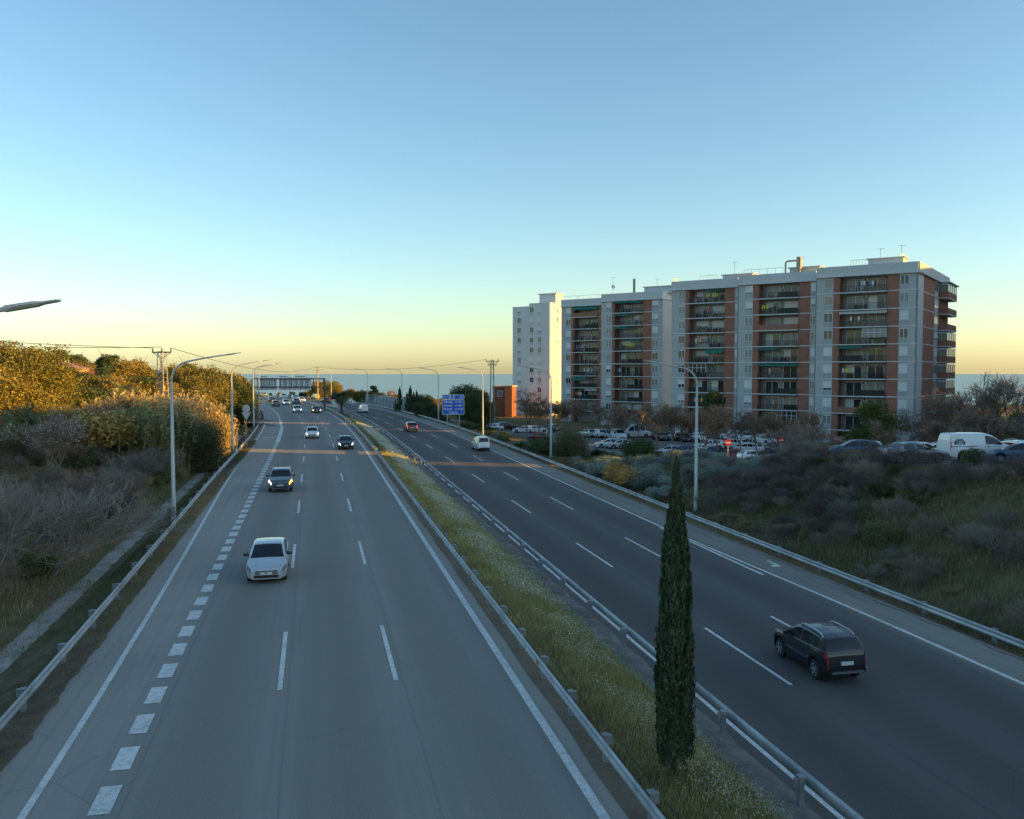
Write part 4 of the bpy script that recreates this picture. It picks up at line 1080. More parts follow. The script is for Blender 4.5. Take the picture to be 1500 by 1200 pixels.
    # mirrors, plates, grille, bumpers
    cw = sp['cowl']; zb = float(np.interp(cw, bd, bz))
    for sgn in (1, -1):
        mb = MB(); x0 = sgn * (W/2 * .95); x1 = sgn * (W/2 + .19); yy = L/2 - cw - .42
        mb.hexa([(min(x0,x1), yy - .07, zb + .05), (max(x0,x1), yy - .07, zb + .05), (max(x0,x1), yy + .05, zb + .07), (min(x0,x1), yy + .05, zb + .07), (min(x0,x1), yy - .07, zb + .17), (max(x0,x1), yy - .07, zb + .2), (max(x0,x1), yy + .04, zb + .17), (min(x0,x1), yy + .04, zb + .14)])
        out.append(('mirror', mb.mesh('mirror', TRIM), None))
    yf = L/2; z0 = V[0][0][1]; zt = V[0][-1][1]; wf = V[0][3][0]
    mb = MB()
    def curvebox(x0, x1, za, zb_, dep=.02, m=0):
        mb.box(x0, yf - .05, za, x1, yf + dep, zb_, m)
    zg = z0 + (zt - z0) * .72
    for k in range(3): curvebox(-wf*.72, wf*.72, zg + .06*k - .05, zg + .06*k - .015, .014 + .004*(2-k))
    gme = mb.mesh('grille', TRIM); out.append(('grille', gme, None))
    mb = MB(); curvebox(-wf*.8, wf*.8, z0 + .05, z0 + .18, .016); out.append(('bumper_intake', mb.mesh('bumper_intake', TRIM), None))
    mb = MB(); curvebox(-.26, .26, z0 + .205, z0 + .315, .03); out.append(('number_plate', mb.mesh('number_plate', PLATE), None))
    mb = MB(); mb.tube([(0, yf - .02, zg + .05), (0, yf + .035, zg + .05)], .075, 14); out.append(('emblem', mb.mesh('emblem', CHROME), None))
    yr = -L/2; zr0 = V[-1][0][1]
    mb = MB(); mb.box(-.26, yr - .03, zr0 + .28 if kind != 'suv' else zr0 + .32, .26, yr + .03, zr0 + .39 if kind != 'suv' else zr0 + .44); out.append(('number_plate', mb.mesh('number_plate', PLATE), None))
    mb = MB(); mb.box(-wf*1.0, yr - .035, zr0 + .0, wf*1.0, yr + .04, zr0 + .13)
    if kind == 'suv': mb.box(-wf*.95, yr - .05, zr0 + .03, wf*.95, yr - .036, zr0 + .10, 1)
    out.append(('rear_bumper', mb.mesh('rear_bumper', [TRIM, CHROME]), None))
    mb = MB()
    for a, b in sp['sw'][:2]:
        for sgn in (1, -1):
            zz_ = float(np.interp(b - .15, bd, bz)) - .09; xx = sgn * (W/2 * .975)
            mb.box(min(xx, xx + sgn*.03), L/2 - b + .06, zz_ - .02, max(xx, xx + sgn*.03), L/2 - b + .26, zz_ + .02)
    out.append(('door_handles', mb.mesh('door_handles', TRIM), None))
    # door shut lines, a few mm proud of the sides
    mb = MB()
    iK = lambda d: min(range(len(K)), key=lambda i: abs(K[i] - d))
    lines = [sp['sw'][0][0] - .02 if kind not in ('panel van',) else 1.2, sp['sw'][0][1] + .05] + ([sp['sw'][1][1] + .03] if len(sp['sw']) > 1 else [])
    for d in lines:
        i = iK(d)
        if any(abs(K[i] - a) < Ra for a in ax):
            i = iK(d + .0)
        for sgn in (1, -1):
            for j in (2, 3, 4):
                (x0, z0_), (x1, z1_) = V[i][j], V[i][j+1]; y0 = L/2 - K[i]
                mb.face([(sgn*(x0 + .003), y0 - .009, z0_), (sgn*(x0 + .003), y0 + .009, z0_), (sgn*(x1 + .003), y0 + .009, z1_), (sgn*(x1 + .003), y0 - .009, z1_)])
    out.append(('door_seams', mb.mesh('door_seams', TRIM), None))
    if sp.get('rails'):
        for sgn in (1, -1):
            mb = MB(); pts = []
            for d in np.linspace(2.1, 3.75, 8):
                i = iK(d); x, z = V[i][9]; pts.append((sgn * (x + .02), L/2 - d, z + (.075 if 2.2 < d < 3.7 else .01)))
            mb.tube(pts, .028, 6); out.append(('roof_rail', mb.mesh('roof_rail', plain('silver_rail', (.55, .57, .6), .3, .3)), None))
    return out
CARS = {}
def car(kind, paintm, x, y, z, heading_deg, label, cat, group, front=None, rear=None, simple=False, skip=(), rimm=None, left=None, right=None, sc=(1, 1, 1)):
    """heading_deg: direction the nose points, degrees from +Y towards -X"""
    if kind not in CARS: CARS[kind] = car_meshes(kind)
    parts = CARS[kind]
    name = {'hatch': 'hatchback', 'suv': 'suv_car', 'sedan': 'saloon_car', 'compact van': 'compact_van', 'panel van': 'panel_van', 'minibus': 'minibus'}[kind]
    e = tag(empty(name, (x, y, z), rad(heading_deg)), label, cat, group); e.scale = sc
    made = []; seen = {}
    for p in parts:
        if p[0] in skip: made.append(None); continue
        o = bpy.data.objects.new(p[0], p[1]); made.append(o)
        par = made[p[2]] if p[2] is not None else e
        if len(p) > 3: o.location = p[3]
        link(o, par); k = seen.get(p[0], 0); seen[p[0]] = k + 1
        mt = None
        if p[0] == 'body': mt = paintm
        elif p[0] == 'headlight':      # first left (-x), then right
            mt = (left if k == 0 else right) or front
        elif p[0] == 'tail_light': mt = rear
        elif p[0] == 'rim': mt = rimm
        if mt: o.material_slots[0].link = 'OBJECT'; o.material_slots[0].material = mt
    return e
PW = paint('white', (.78, .79, .78)); PS = paint('silver', (.60, .62, .64), .45, .28); PG = paint('grey', (.14, .155, .17), .4); PD = paint('dark_blue_grey', (.022, .03, .042), .3)
PK = paint('black', (.012, .013, .015)); PR = paint('red', (.36, .025, .02)); PBR = paint('brown_red', (.20, .055, .035), .3); PBL = paint('blue', (.05, .09, .17), .4); PY = paint('yellow', (.55, .42, .12)); PDR = paint('dark_red', (.14, .02, .025), .2)
def drive(kind, pm, px, py, onleft, label, cat='car', du=0.0, **kw):
    """a car on the motorway: wheels touch the road at this pixel"""
    z = ZL if onleft else ZR
    x, y = at(px, py, z); s, u = SU(x, y); L = SPEC[kind]['L']
    s2 = s + L/2 * .8          # the pixel marks the near end
    x, y = P(s2, u); h = math.degrees(head_at(s2)); 
    return car(kind, pm, x, y, z + .005, h + (180 if onleft else 0), label, cat, 'cars driving on the motorway', **kw)
drive('hatch', PS, 391, 853, True, 'silver hatchback nearest on the left carriageway, facing us')
drive('suv', PG, 411, 721, True, 'dark grey suv with one headlamp lit and an amber indicator flashing', right=None, left=AMBER, front=LAMPON, skip=())
drive('hatch', PW, 457.5, 642.5, True, 'white hatchback ahead of the dark grey suv, headlamps lit, facing us', front=LAMPON)
drive('hatch', PD, 507, 658.5, True, 'black hatchback with lit headlamps in the lane beside the median', front=LAMPON)
drive('hatch', PW, 436, 604.5, True, 'pale car with lit headlamps abreast of the black one nearest the median', front=LAMPON)
drive('hatch', PK, 464, 605.5, True, 'black car with yellowish lamps nearest the median on the far left carriageway', front=glow('yellow_lamp', (1, .72, .25), 2))
drive('hatch', PW, 420, 593.5, True, 'pale greenish car with bright lamps in the far middle lane', front=LAMPON)
drive('sedan', PDR, 405, 595.5, True, 'dark red car in the far outer lane before the pale one', front=LENS)
drive('hatch', PD, 435, 592, True, 'dark car with faint reddish lamps in the far lane', front=LENS)
drive('sedan', PD, 399, 589, True, 'small dark car farthest out where the road starts to bend', front=LENS)
drive('hatch', PW, 443, 589.5, True, 'white car with warm lamps close to the far median rail', front=LAMPON)
drive('hatch', PD, 427, 584.8, True, 'dark car in the distant queue under the gantry', front=LENS)
drive('sedan', PS, 434, 585.5, True, 'silver car in the distant queue under the gantry', front=LENS)
drive('suv', PW, 417, 584, True, 'pinkish white car in the distant queue at the bend', front=LENS)
drive('hatch', PY, 388, 581.5, True, 'yellow sunlit car far off where the road bends left', front=LENS)
drive('hatch', PS, 381, 581, True, 'pale sunlit car farthest away where the road bends left', front=LENS)
drive('compact van', PW, 708, 660.5, False, 'white compact van on the right carriageway seen from behind', 'van')
drive('suv', PBR, 603.5, 633, False, 'reddish brown car on the right carriageway with a pale rear bumper', rear=TAILON)
drive('panel van', PW, 534, 605, False, 'white box van far off on the right carriageway', 'van')
drive('hatch', PDR, 479, 589.5, False, 'dark red car beside the far gantry post', rear=TAILON)
drive('panel van', PY, 464.5, 585, False, 'yellow sunlit van far off under the gantry', 'van')
# the near dark suv, changing lanes a little
x, y = at(1199, 999, ZR); s, u = SU(x, y)
x, y = P(s + 1.4, u + .8)
car('suv', paint('navy', (.010, .013, .02), .2), x, y, ZR + .005, math.degrees(head_at(s)) - 1, 'near dark blue suv with silver roof rails seen from behind on the right', 'car', 'cars driving on the motorway', rear=TAIL, rimm=RIM, sc=(.88, .86, .95))

GP = 'cars standing in the car park'
def park(kind, pm, px, py, h, label, cat='car', D=None, **kw):
    x, y, z = at_lot(px, py)
    if D: x, y, z = atD(px, py, D)[0], D, lotz(D)
    return car(kind, pm, x, y, z, h, label, cat, GP, **kw)
road_h = 33     # rows lie roughly along the building
for a in (
 ('suv', PW, 877, 641, 20, 'white suv at the left end of the far parking row, seen from behind'),
 ('hatch', PS, 891, 642, 200, 'silver hatchback facing us next to the left end of the far parking row'),
 ('minibus', PW, 931, 641, 100, 'white minibus with dark windows under the bare trees', 'van'),
 ('panel van', PW, 906, 644, 190, 'white van half hidden by a thin trunk in front of the minibus', 'van'),
 ('hatch', PW, 891, 656, 95, 'small white hatchback crossing the lane at the left of the car park'),
 ('hatch', PS, 908, 657, 100, 'silver hatchback nose to tail with the small white one'),
 ('sedan', PG, 953, 640, 200, 'grey saloon under the bare trees right of the minibus'),
 ('sedan', PK, 967, 645, 195, 'black saloon behind a tree trunk in the far row'),
 ('suv', PW, 986, 645, 25, 'white suv parked alone showing its tail beside the open asphalt'),
 ('hatch', PK, 1001, 647, 195, 'dark car parked right beside the lone white suv'),
 ('suv', PW, 1022, 647, 25, 'white suv just left of the tall lamp post in the far row'),
 ('hatch', PS, 1046, 652, 200, 'pale hatchback wedged between white cars right of the tall lamp post'),
 ('panel van', PW, 1071, 645, 20, 'white pickup like van at the back of the crowded rows', 'van'),
 ('sedan', PW, 1094, 645, 160, 'white saloon in the back row in front of the bare tree'),
 ('suv', PW, 1120, 651, 205, 'white suv facing us at the right end of the crowded rows'),
 ('suv', PW, 1038, 660, 105, 'white suv seen broadside right of the tall lamp post'),
 ('suv', PW, 1076, 658, 40, 'white suv behind the no entry sign'),
 ('hatch', PW, 1096, 664, 50, 'white hatchback showing its tail right of the no entry sign'),
 ('sedan', PG, 1128, 663, 190, 'dark grey saloon behind the bare shrubs'),
 ('hatch', PS, 981, 668, 80, 'pale hatchback sideways at the front edge of the car park'),
 ('hatch', PBL, 999, 669, 60, 'blue hatchback in front of the leaning trunk'),
 ('sedan', PW, 1021, 671, 85, 'white saloon partly behind the tall lamp post at the front edge'),
 ('hatch', PK, 1045, 672, 150, 'black hatchback beside the red car'),
 ('hatch', PR, 1070, 676, 80, 'bright red hatchback in front of the no entry sign'),
 ('hatch', PW, 1108, 678, -85, 'pale hatchback at the front edge beside the red car'),
 ('hatch', PR, 1240, 653, 200, 'red car in front of the green awning at the foot of the block'),
 ('hatch', PBL, 1250, 677, 80, 'dark blue grey car in front of the graffiti van'),
 ('sedan', PG, 1336, 678, -85, 'grey saloon broadside behind the front shrubs'),
 ('hatch', PS, 1345, 664, -60, 'silver hatchback behind the grey saloon'),
 ('sedan', PK, 1334, 656, -70, 'black saloon behind the silver hatchback'),
 ('suv', PW, 1373, 668, 190, 'white suv facing us left of the lettered van'),
 ('suv', PW, 1410, 655, -80, 'white suv whose roof shows above the lettered van'),
 ('hatch', PW, 1452, 655, -80, 'white hatchback roof behind the bonnet of the lettered van'),
 ('suv', PW, 1474, 667, 30, 'white suv at the far right behind the red saloon'),
 ('sedan', PR, 1468, 671, 60, 'red saloon squeezed right of the lettered van'),
 ('hatch', PBL, 1497, 675, 60, 'dark blue car cut by the right edge of the picture'),
 ('suv', PW, 1499, 662, -70, 'white car behind the dark blue one at the right edge'),
 ('hatch', PK, 697, 612, 60, 'black hatchback parked beside the service road behind the blue sign'),
 ('suv', PK, 684, 606, 40, 'black suv half hidden by the blue sign'),
 ('suv', PK, 741, 630, -75, 'black suv with a pale roof load below the orange brick house'),
 ('hatch', PS, 723, 631, 60, 'silver car beside the foot of the slim pylon'),
 ('sedan', PW, 768, 634, 75, 'white saloon under the first bare tree'),
 ('sedan', PW, 786, 634, -80, 'long white car under the second bare tree'),
 ('hatch', PG, 804, 632, 60, 'grey hatchback behind the dark round bush'),
 ('hatch', PDR, 791, 646, 60, 'dark red car with a pale bonnet left of the dark round bush'),
 ('hatch', PS, 860, 640, 30, 'silver car seen between the dark round bush and the white suv'),
):
    park(*a, D={1345: 71, 1334: 78, 1373: 78, 1468: 70, 1497: 58, 1499: 72, 1250: 68, 1474: 80}.get(a[2]))
# white van with blue graffiti
e = park('compact van', PW, 1254, 667, 75, 'white van with a blue painted swirl on its rear side', 'van', skip=('rear_window',), D=75)
SWB = plain('swirl_blue', (.02, .08, .36), .5, 0, .4, 6); SWL = plain('swirl_light_blue', (.08, .3, .55), .5, 0, .3, 6)
mb = MB()
for i in range(40):
    yy = -2.0 + R.random() * 1.25; zz = .9 + R.random() * .7; r = R.uniform(.06, .16); n = 7
    if zz < .9 + (-.75 - yy) * .1 + .05: continue
    for sg in (1, -1):
        mb.face([(sg * (.905 - .0 + .004 * (i % 3) - max(0, zz - 1.05) * .26), yy + r * 1.6 * math.cos(2*math.pi*k/n), zz + r * .5 * math.sin(2*math.pi*k/n)) for k in range(n)], i % 3 == 0)
mb.build('painted_swirl', [SWB, SWL], e)
# white van with lettering
e = park('panel van', PW, 1430, 674, -86, 'white van with dark lettering on its side, nearest in the car park', 'van', sc=(1.05, 1.05, 1.02))
NAVY = plain('navy_lettering', (.02, .025, .05), .5)
for sg in (1, -1):
    rot = (math.pi/2, 0, math.pi/2) if sg > 0 else (math.pi/2, 0, -math.pi/2); xx = sg * .95
    yc = -1.75
    mb = MB(); mb.box(min(xx*.93, xx*.955), yc - .36, 1.20, max(xx*.93, xx*.955), yc + .36, 1.44); mb.build('lettering_block', NAVY, e)
    put_text('lettering', 'CEO', .25, SWHITE, e, (xx*.958, yc, 1.315), rot=rot, bold=.03)
    put_text('lettering', 'nova', .24, NAVY, e, (xx*.935, yc, 1.53), rot=rot, bold=.035)
    put_text('lettering', 'la', .09, NAVY, e, (xx*.92, yc - sg*.25, 1.66), rot=rot, bold=.02)
    mb = MB(); mb.box(min(xx*.985, xx*1.003), -2.3, 1.04, max(xx*.985, xx*1.003), -.6, 1.08); mb.build('side_stripe', NAVY, e)
# ------------------------------------------------------------------ vegetation
def quads(C, size, nrm=None, aspect=1.0, seed=0, upbias=0.0):
    """leaf quads centred on C (n,3)"""
    g = np.random.default_rng(seed); n = len(C)
    a = g.normal(size=(n, 3)); a /= np.linalg.norm(a, axis=1)[:, None]
    if upbias: a[:, 2] += upbias; a /= np.linalg.norm(a, axis=1)[:, None]
    b = g.normal(size=(n, 3)); b -= a * (a * b).sum(1)[:, None]; b /= np.linalg.norm(b, axis=1)[:, None] + 1e-9
    sz = np.asarray(size) * g.uniform(.6, 1.3, n)
    a = a * (sz * aspect)[:, None]; b = b * sz[:, None]
    V = np.stack([C - a * .9, C + b * .6, C + a * 1.1, C - b * .6], 1).reshape(-1, 3)
    return V, np.arange(n * 4).reshape(-1, 4)
def lobes(L_, n, seed, shell=.45):
    """points in a set of ellipsoids (cx,cy,cz,rx,ry,rz)"""
    g = np.random.default_rng(seed); L_ = np.array(L_, float)
    wt = (L_[:, 3] * L_[:, 4] * L_[:, 5]) ** .67; k = g.choice(len(L_), n, p=wt / wt.sum())
    d = g.normal(size=(n, 3)); d /= np.linalg.norm(d, axis=1)[:, None]
    r = g.uniform(0, 1, n) ** shell
    # knobbly surface
    r *= 1 + .22 * np.sin(d[:, 0] * 5 + k) * np.cos(d[:, 1] * 4 + k * 2) + .12 * np.sin(d[:, 2] * 9 + k)
    return L_[k, :3] + d * r[:, None] * L_[k, 3:]
def trunk_mesh(h, r0, limbs, seed, mat, lean=.1):
    g = random.Random(seed); mb = MB()
    pts = [(0, 0, -.4)]; x = y = 0
    for i in range(1, 6):
        x += g.uniform(-lean, lean) * h * .2; y += g.uniform(-lean, lean) * h * .2; pts.append((x, y, h * i / 5))
    mb.tube(pts, [r0 * 1.25] + [r0 * (1 - .55 * i / 5) for i in range(1, 6)], 7)
    for k in range(limbs):
        i = g.randint(2, 5); p = Vector(pts[i]); q = g.uniform(0, 6.28); l = h * g.uniform(.35, .6)
        m = p + Vector((math.cos(q) * l * .4, math.sin(q) * l * .4, l * .35)); t = p + Vector((math.cos(q) * l * .8, math.sin(q) * l * .8, l * .9))
        mb.tube([p, m, t], [r0 * .45, r0 * .3, r0 * .1], 5)
    return mb.mesh('trunk', mat, True)
BARK = plain('bark', (.10, .075, .055), .95, 0, .3, 3); BARKG = plain('grey_bark', (.16, .145, .13), .95, 0, .25, 3)
LG = leaf('holm_oak_leaf', (.055, .052, .014), (.105, .085, .022), (.165, .12, .03)); LGD = leaf('dark_leaf', (.018, .032, .014), (.036, .052, .022), (.06, .07, .03))
LP = leaf('pine_needle', (.028, .045, .018), (.055, .07, .026), (.095, .1, .04)); LC = leaf('cypress_leaf', (.010, .020, .012), (.024, .038, .020), (.062, .07, .038), .1, 2.2)
LO = leaf('olive_grey_leaf', (.06, .075, .06), (.11, .13, .11), (.17, .18, .155)); LBR = leaf('russet_leaf', (.11, .062, .036), (.17, .095, .052), (.23, .13, .072))
LY = leaf('golden_scrub', (.13, .095, .03), (.2, .14, .045), (.27, .19, .075)); LT = leaf('tan_scrub', (.10, .082, .048), (.15, .12, .07), (.2, .165, .10))
LMID = leaf('mid_scrub', (.035, .045, .018), (.065, .07, .03), (.11, .10, .05)); BLOS = leaf('blossom', (.28, .25, .26), (.35, .33, .34), (.37, .36, .36), .2)
REED = leaf('cane', (.17, .13, .05), (.25, .19, .08), (.32, .26, .13), .3); REEDG = leaf('green_cane', (.075, .085, .035), (.12, .12, .055), (.18, .16, .085), .3)
TW = leaf('twig_brown', (.095, .07, .054), (.13, .097, .076), (.175, .135, .108), 0); TWG = leaf('twig_grey', (.075, .067, .056), (.105, .094, .08), (.145, .13, .11), 0); TWP = leaf('twig_purple', (.05, .038, .036), (.072, .056, .052), (.10, .08, .072), 0)
PALM = leaf('palm_frond', (.04, .05, .022), (.065, .08, .035), (.11, .11, .055), .15)

def mk(name, V, Fc, mat): return np_mesh(name, V, Fc, mat)
def join(*vf):
    Vs, Fs, o = [], [], 0
    for V_, F_ in vf: Vs.append(V_); Fs.append(F_ + o); o += len(V_)
    return np.concatenate(Vs), np.concatenate(Fs)
def broad(seed, h, w, n=5200, size=.17, mat=LG, low=.18, trunk=True, nl=16, flat=1.0):
    g = random.Random(seed); L_ = []
    for k in range(nl):
        q = g.uniform(0, 6.28); rr = w * .5 * math.sqrt(g.random()) * .78; t = g.uniform(low, .86)
        rr *= math.sin(min(1, .25 + (1 - t) * 1.2) * 1.57)
        r = w * g.uniform(.13, .25); L_.append((math.cos(q) * rr, math.sin(q) * rr, h * t, r, r, r * .8 * flat))
    L_.append((0, 0, h * .6, w * .22, w * .22, h * .26))
    V_, F_ = quads(lobes(L_, n, seed), size, seed=seed)
    V_[:, 2] = np.minimum(V_[:, 2], h * (1 + .02 * np.sin(V_[:, 0] * 3)))
    p = [('crown', mk('crown', V_, F_, mat), None)]
    if trunk: p.insert(0, ('trunk', trunk_mesh(h * .55, h * .028, 5, seed, BARK), None))
    return p
def pine(seed, h, w, n=11000, mat=LP):
    g = random.Random(seed); L_ = []
    for k in range(13):
        q = g.uniform(0, 6.28); t = g.uniform(.5, .95); rr = w * .5 * g.uniform(.2, .72) * (1.15 - t * .6); r = w * g.uniform(.13, .21)
        L_.append((math.cos(q) * rr, math.sin(q) * rr, h * t, r, r, r * .55))
    L_.append((0, 0, h * .9, w * .24, w * .24, h * .1))
    V_, F_ = quads(lobes(L_, n, seed, .5), .115, seed=seed, aspect=1.3)
    return [('trunk', trunk_mesh(h * .8, h * .022, 7, seed, BARK, .12), None), ('crown', mk('crown', V_, F_, mat), None)]
def cypress(seed, h, w, clumps=150, per=70, size=.05, mat=LC):
    g = np.random.default_rng(seed); Vs = []
    t = g.uniform(0.045, 1, clumps) ** .85
    prof = lambda t: np.interp(t, [0, .04, .1, .28, .4, .63, .74, .83, .91, 1], [.45, .72, .95, 1, .92, .72, .62, .46, .24, .03])
    q = g.uniform(0, 6.28, clumps); rr = w / 2 * prof(t) * g.uniform(.66, 1.06, clumps)
    cx, cy, cz = rr * np.cos(q), rr * np.sin(q), t * h * .98
    C = []
    for i in range(clumps):
        hh = h * g.uniform(.045, .095) * (1.1 - .4 * t[i]); wr = w * g.uniform(.06, .16) * (1.05 - .6 * t[i])
        z = g.uniform(-.6, 1, per); k = (1 - np.abs(z) ** 1.6) ** .5
        a = g.uniform(0, 6.28, per); rad_ = wr * k * g.uniform(.3, 1, per)
        C.append(np.stack([cx[i] * (1 + .10 * z) + rad_ * np.cos(a), cy[i] * (1 + .10 * z) + rad_ * np.sin(a), np.clip(cz[i] + z * hh, .16, None)], 1))
    C = np.concatenate(C); n = len(C)
    # blades that point upwards and outwards
    out = np.stack([C[:, 0], C[:, 1], np.zeros(n)], 1); out /= np.linalg.norm(out, axis=1)[:, None] + 1e-6
    up = np.array([0, 0, 1.]) + out * g.uniform(0, .55, n)[:, None] + g.normal(size=(n, 3)) * .22; up /= np.linalg.norm(up, axis=1)[:, None]
    sd = np.cross(up, out + g.normal(size=(n, 3)) * .6); sd /= np.linalg.norm(sd, axis=1)[:, None] + 1e-9
    sz = size * g.uniform(.7, 1.5, n)
    V_ = np.stack([C - up * sz[:, None], C + sd * (sz * .5)[:, None], C + up * (sz * 1.9)[:, None], C - sd * (sz * .5)[:, None]], 1).reshape(-1, 3)
    tm = MB(); tm.tube([(0, 0, -.3), (0, 0, h * .5), (0, 0, h * .9)], [w * .1, w * .06, .02], 8)
    # opaque inner mass so light does not leak
    core = MB(); pts = []
    tt = np.linspace(.06, .97, 14); core.tube([(0, 0, a * h) for a in tt], [float(w / 2 * prof(np.array(a)) * .6) for a in tt], 10)
    cv = np.array(core.v); cf = np.array([f for f in core.f if len(f) == 4])
    V2, F2 = join((V_, np.arange(n * 4).reshape(-1, 4)), (cv, cf))
    return [('trunk', tm.mesh('trunk', BARK), None), ('crown', mk('crown', V2, F2, mat), None)]
def shrub(seed, h, w, n=2600, size=.10, mat=LMID, nl=9, shell=.4):
    g = random.Random(seed); L_ = []
    for k in range(nl):
        q = g.uniform(0, 6.28); rr = w * .5 * math.sqrt(g.random()) * .75; r = w * g.uniform(.15, .28)
        L_.append((math.cos(q) * rr, math.sin(q) * rr, h * g.uniform(.2, .72) * (1 - .45 * (rr / (w * .5)) ** 2), r, r, h * g.uniform(.2, .3)))
    C = lobes(L_, n, seed, shell); C[:, 2] = np.abs(C[:, 2])
    V_, F_ = quads(C, size, seed=seed)
    return [('foliage', mk('foliage', V_, F_, mat), None)]
def twigs(seed, h, spread, n0, depth, mat, rad0=.03, flop=.5, trunk=0.0, leafm=None, leafn=0, lsize=.06, kids=(3, 5), maxseg=5200, rmin=.006):
    """bare branching wood: triangular prisms as one mesh"""
    g = random.Random(seed); seg = []; tips = []
    def grow(p, d, l, r, k):
        if len(seg) > maxseg: return
        n = 3; q = p
        for i in range(n):
            d2 = (d + Vector((g.gauss(0, .16), g.gauss(0, .16), g.gauss(0, .1) + .05))).normalized(); e = q + d2 * (l / n)
            seg.append((q, e, r * (1 - .25 * i / n), r * (1 - .25 * (i + 1) / n))); q = e; d = d2
            if k > 0 and i > 0:
                for _ in range(g.randint(*kids) if i == n - 1 else g.randint(1, 2)):
                    dd = (d + Vector((g.gauss(0, flop), g.gauss(0, flop), g.gauss(0, flop * .7)))).normalized(); grow(q, dd, l * g.uniform(.5, .8), max(rmin, r * .6), k - 1)
        if k == 0: tips.append(q)
    if trunk:
        p = Vector((0, 0, -.3)); t = Vector((g.uniform(-.3, .3), g.uniform(-.3, .3), trunk)); seg.append((p, t, rad0 * 2.0, rad0 * 1.5)); base = t
    else: base = Vector((0, 0, -.1))
    for k in range(n0):
        q = g.uniform(0, 6.28); tl = g.uniform(.1, 1) * spread
        b = base + (Vector((math.cos(q), math.sin(q), 0)) * (0 if trunk else spread * .25 * g.random()))
        grow(b, Vector((math.cos(q) * tl, math.sin(q) * tl, 1)).normalized(), (h - trunk) * g.uniform(.36, .5), rad0, depth)
    Vs = []; Fs = []
    A = np.array([[*a, *b, r0, r1] for a, b, r0, r1 in seg]); n = len(A)
    p, e, r0, r1 = A[:, :3], A[:, 3:6], A[:, 6:7], A[:, 7:8]
    zt = e[:, 2].max() if n else 1
    t = e - p; t /= np.linalg.norm(t, axis=1)[:, None] + 1e-9
    a = np.cross(t, np.array([.3, .5, .81])); a /= np.linalg.norm(a, axis=1)[:, None] + 1e-9; b = np.cross(t, a)
    ring = []
    for k in range(3):
        q = 2.094 * k; o = a * math.cos(q) + b * math.sin(q); ring.append((p + o * r0, e + o * r1))
    V_ = np.stack([ring[0][0], ring[1][0], ring[2][0], ring[0][1], ring[1][1], ring[2][1]], 1).reshape(-1, 3)
    i = np.arange(n)[:, None] * 6
    F_ = np.concatenate([i + [0, 1, 4, 3], i + [1, 2, 5, 4], i + [2, 0, 3, 5]])
    V_ = V_ * np.array([1, 1, h / max(zt, .1)])
    parts = [('branches', mk('branches', V_, F_, mat), None)]
    if leafm and leafn:
        T = np.array([[*e_] for _, e_, r_, _2 in seg if r_ < rad0 * .7]) * np.array([1, 1, h / max(zt, .1)])
        gg = np.random.default_rng(seed); C = T[gg.integers(0, len(T), leafn)] + gg.normal(size=(leafn, 3)) * lsize * 1.3
        V2, F2 = quads(C, lsize, seed=seed); parts.append(('leaves', mk('leaves', V2, F2, leafm), None))
    return parts
def reeds(seed, h, w, n, mat):
    g = np.random.default_rng(seed); base = np.stack([g.normal(0, w * .24, n), g.normal(0, w * .24, n), np.zeros(n)], 1)
    hh = h * g.uniform(.6, 1.05, n); ln = g.normal(0, .10, (n, 2)); Vs = []; Fs = []; o = 0
    sd = g.uniform(0, 3.14, n)
    for i in range(n):
        s = np.array([math.cos(sd[i]), math.sin(sd[i]), 0]) * .028; p = base[i]; top = p + np.array([ln[i, 0] * hh[i], ln[i, 1] * hh[i], hh[i]])
        Vs += [p - s, p + s, top + s * .4, top - s * .4]; Fs.append([o, o+1, o+2, o+3]); o += 4
        for k in range(9):     # drooping leaves up the stem
            t = g.uniform(.25, 1.0); q = p + (top - p) * t; a = g.uniform(0, 6.28); l = g.uniform(.35, .75)
            d = np.array([math.cos(a), math.sin(a), 0]); m = q + d * l * .5 + [0, 0, l * .38]; e = q + d * l + [0, 0, l * .1]; w_ = np.array([-d[1], d[0], 0]) * .032
            Vs += [q - w_, q + w_, m + w_, m - w_, m - w_, m + w_, e, e]; Fs += [[o, o+1, o+2, o+3], [o+4, o+5, o+6, o+7]]; o += 8
        if g.random() < .45:
            for k in range(6):
                q = top + g.normal(size=3) * [.06, .06, .15]; r = g.normal(size=(2, 3)) * .07; Vs += [q - r[0], q - r[1], q + r[0], q + r[1]]; Fs.append([o, o+1, o+2, o+3]); o += 4
    return [('stems', mk('stems', np.array(Vs), np.array(Fs), mat), None)]
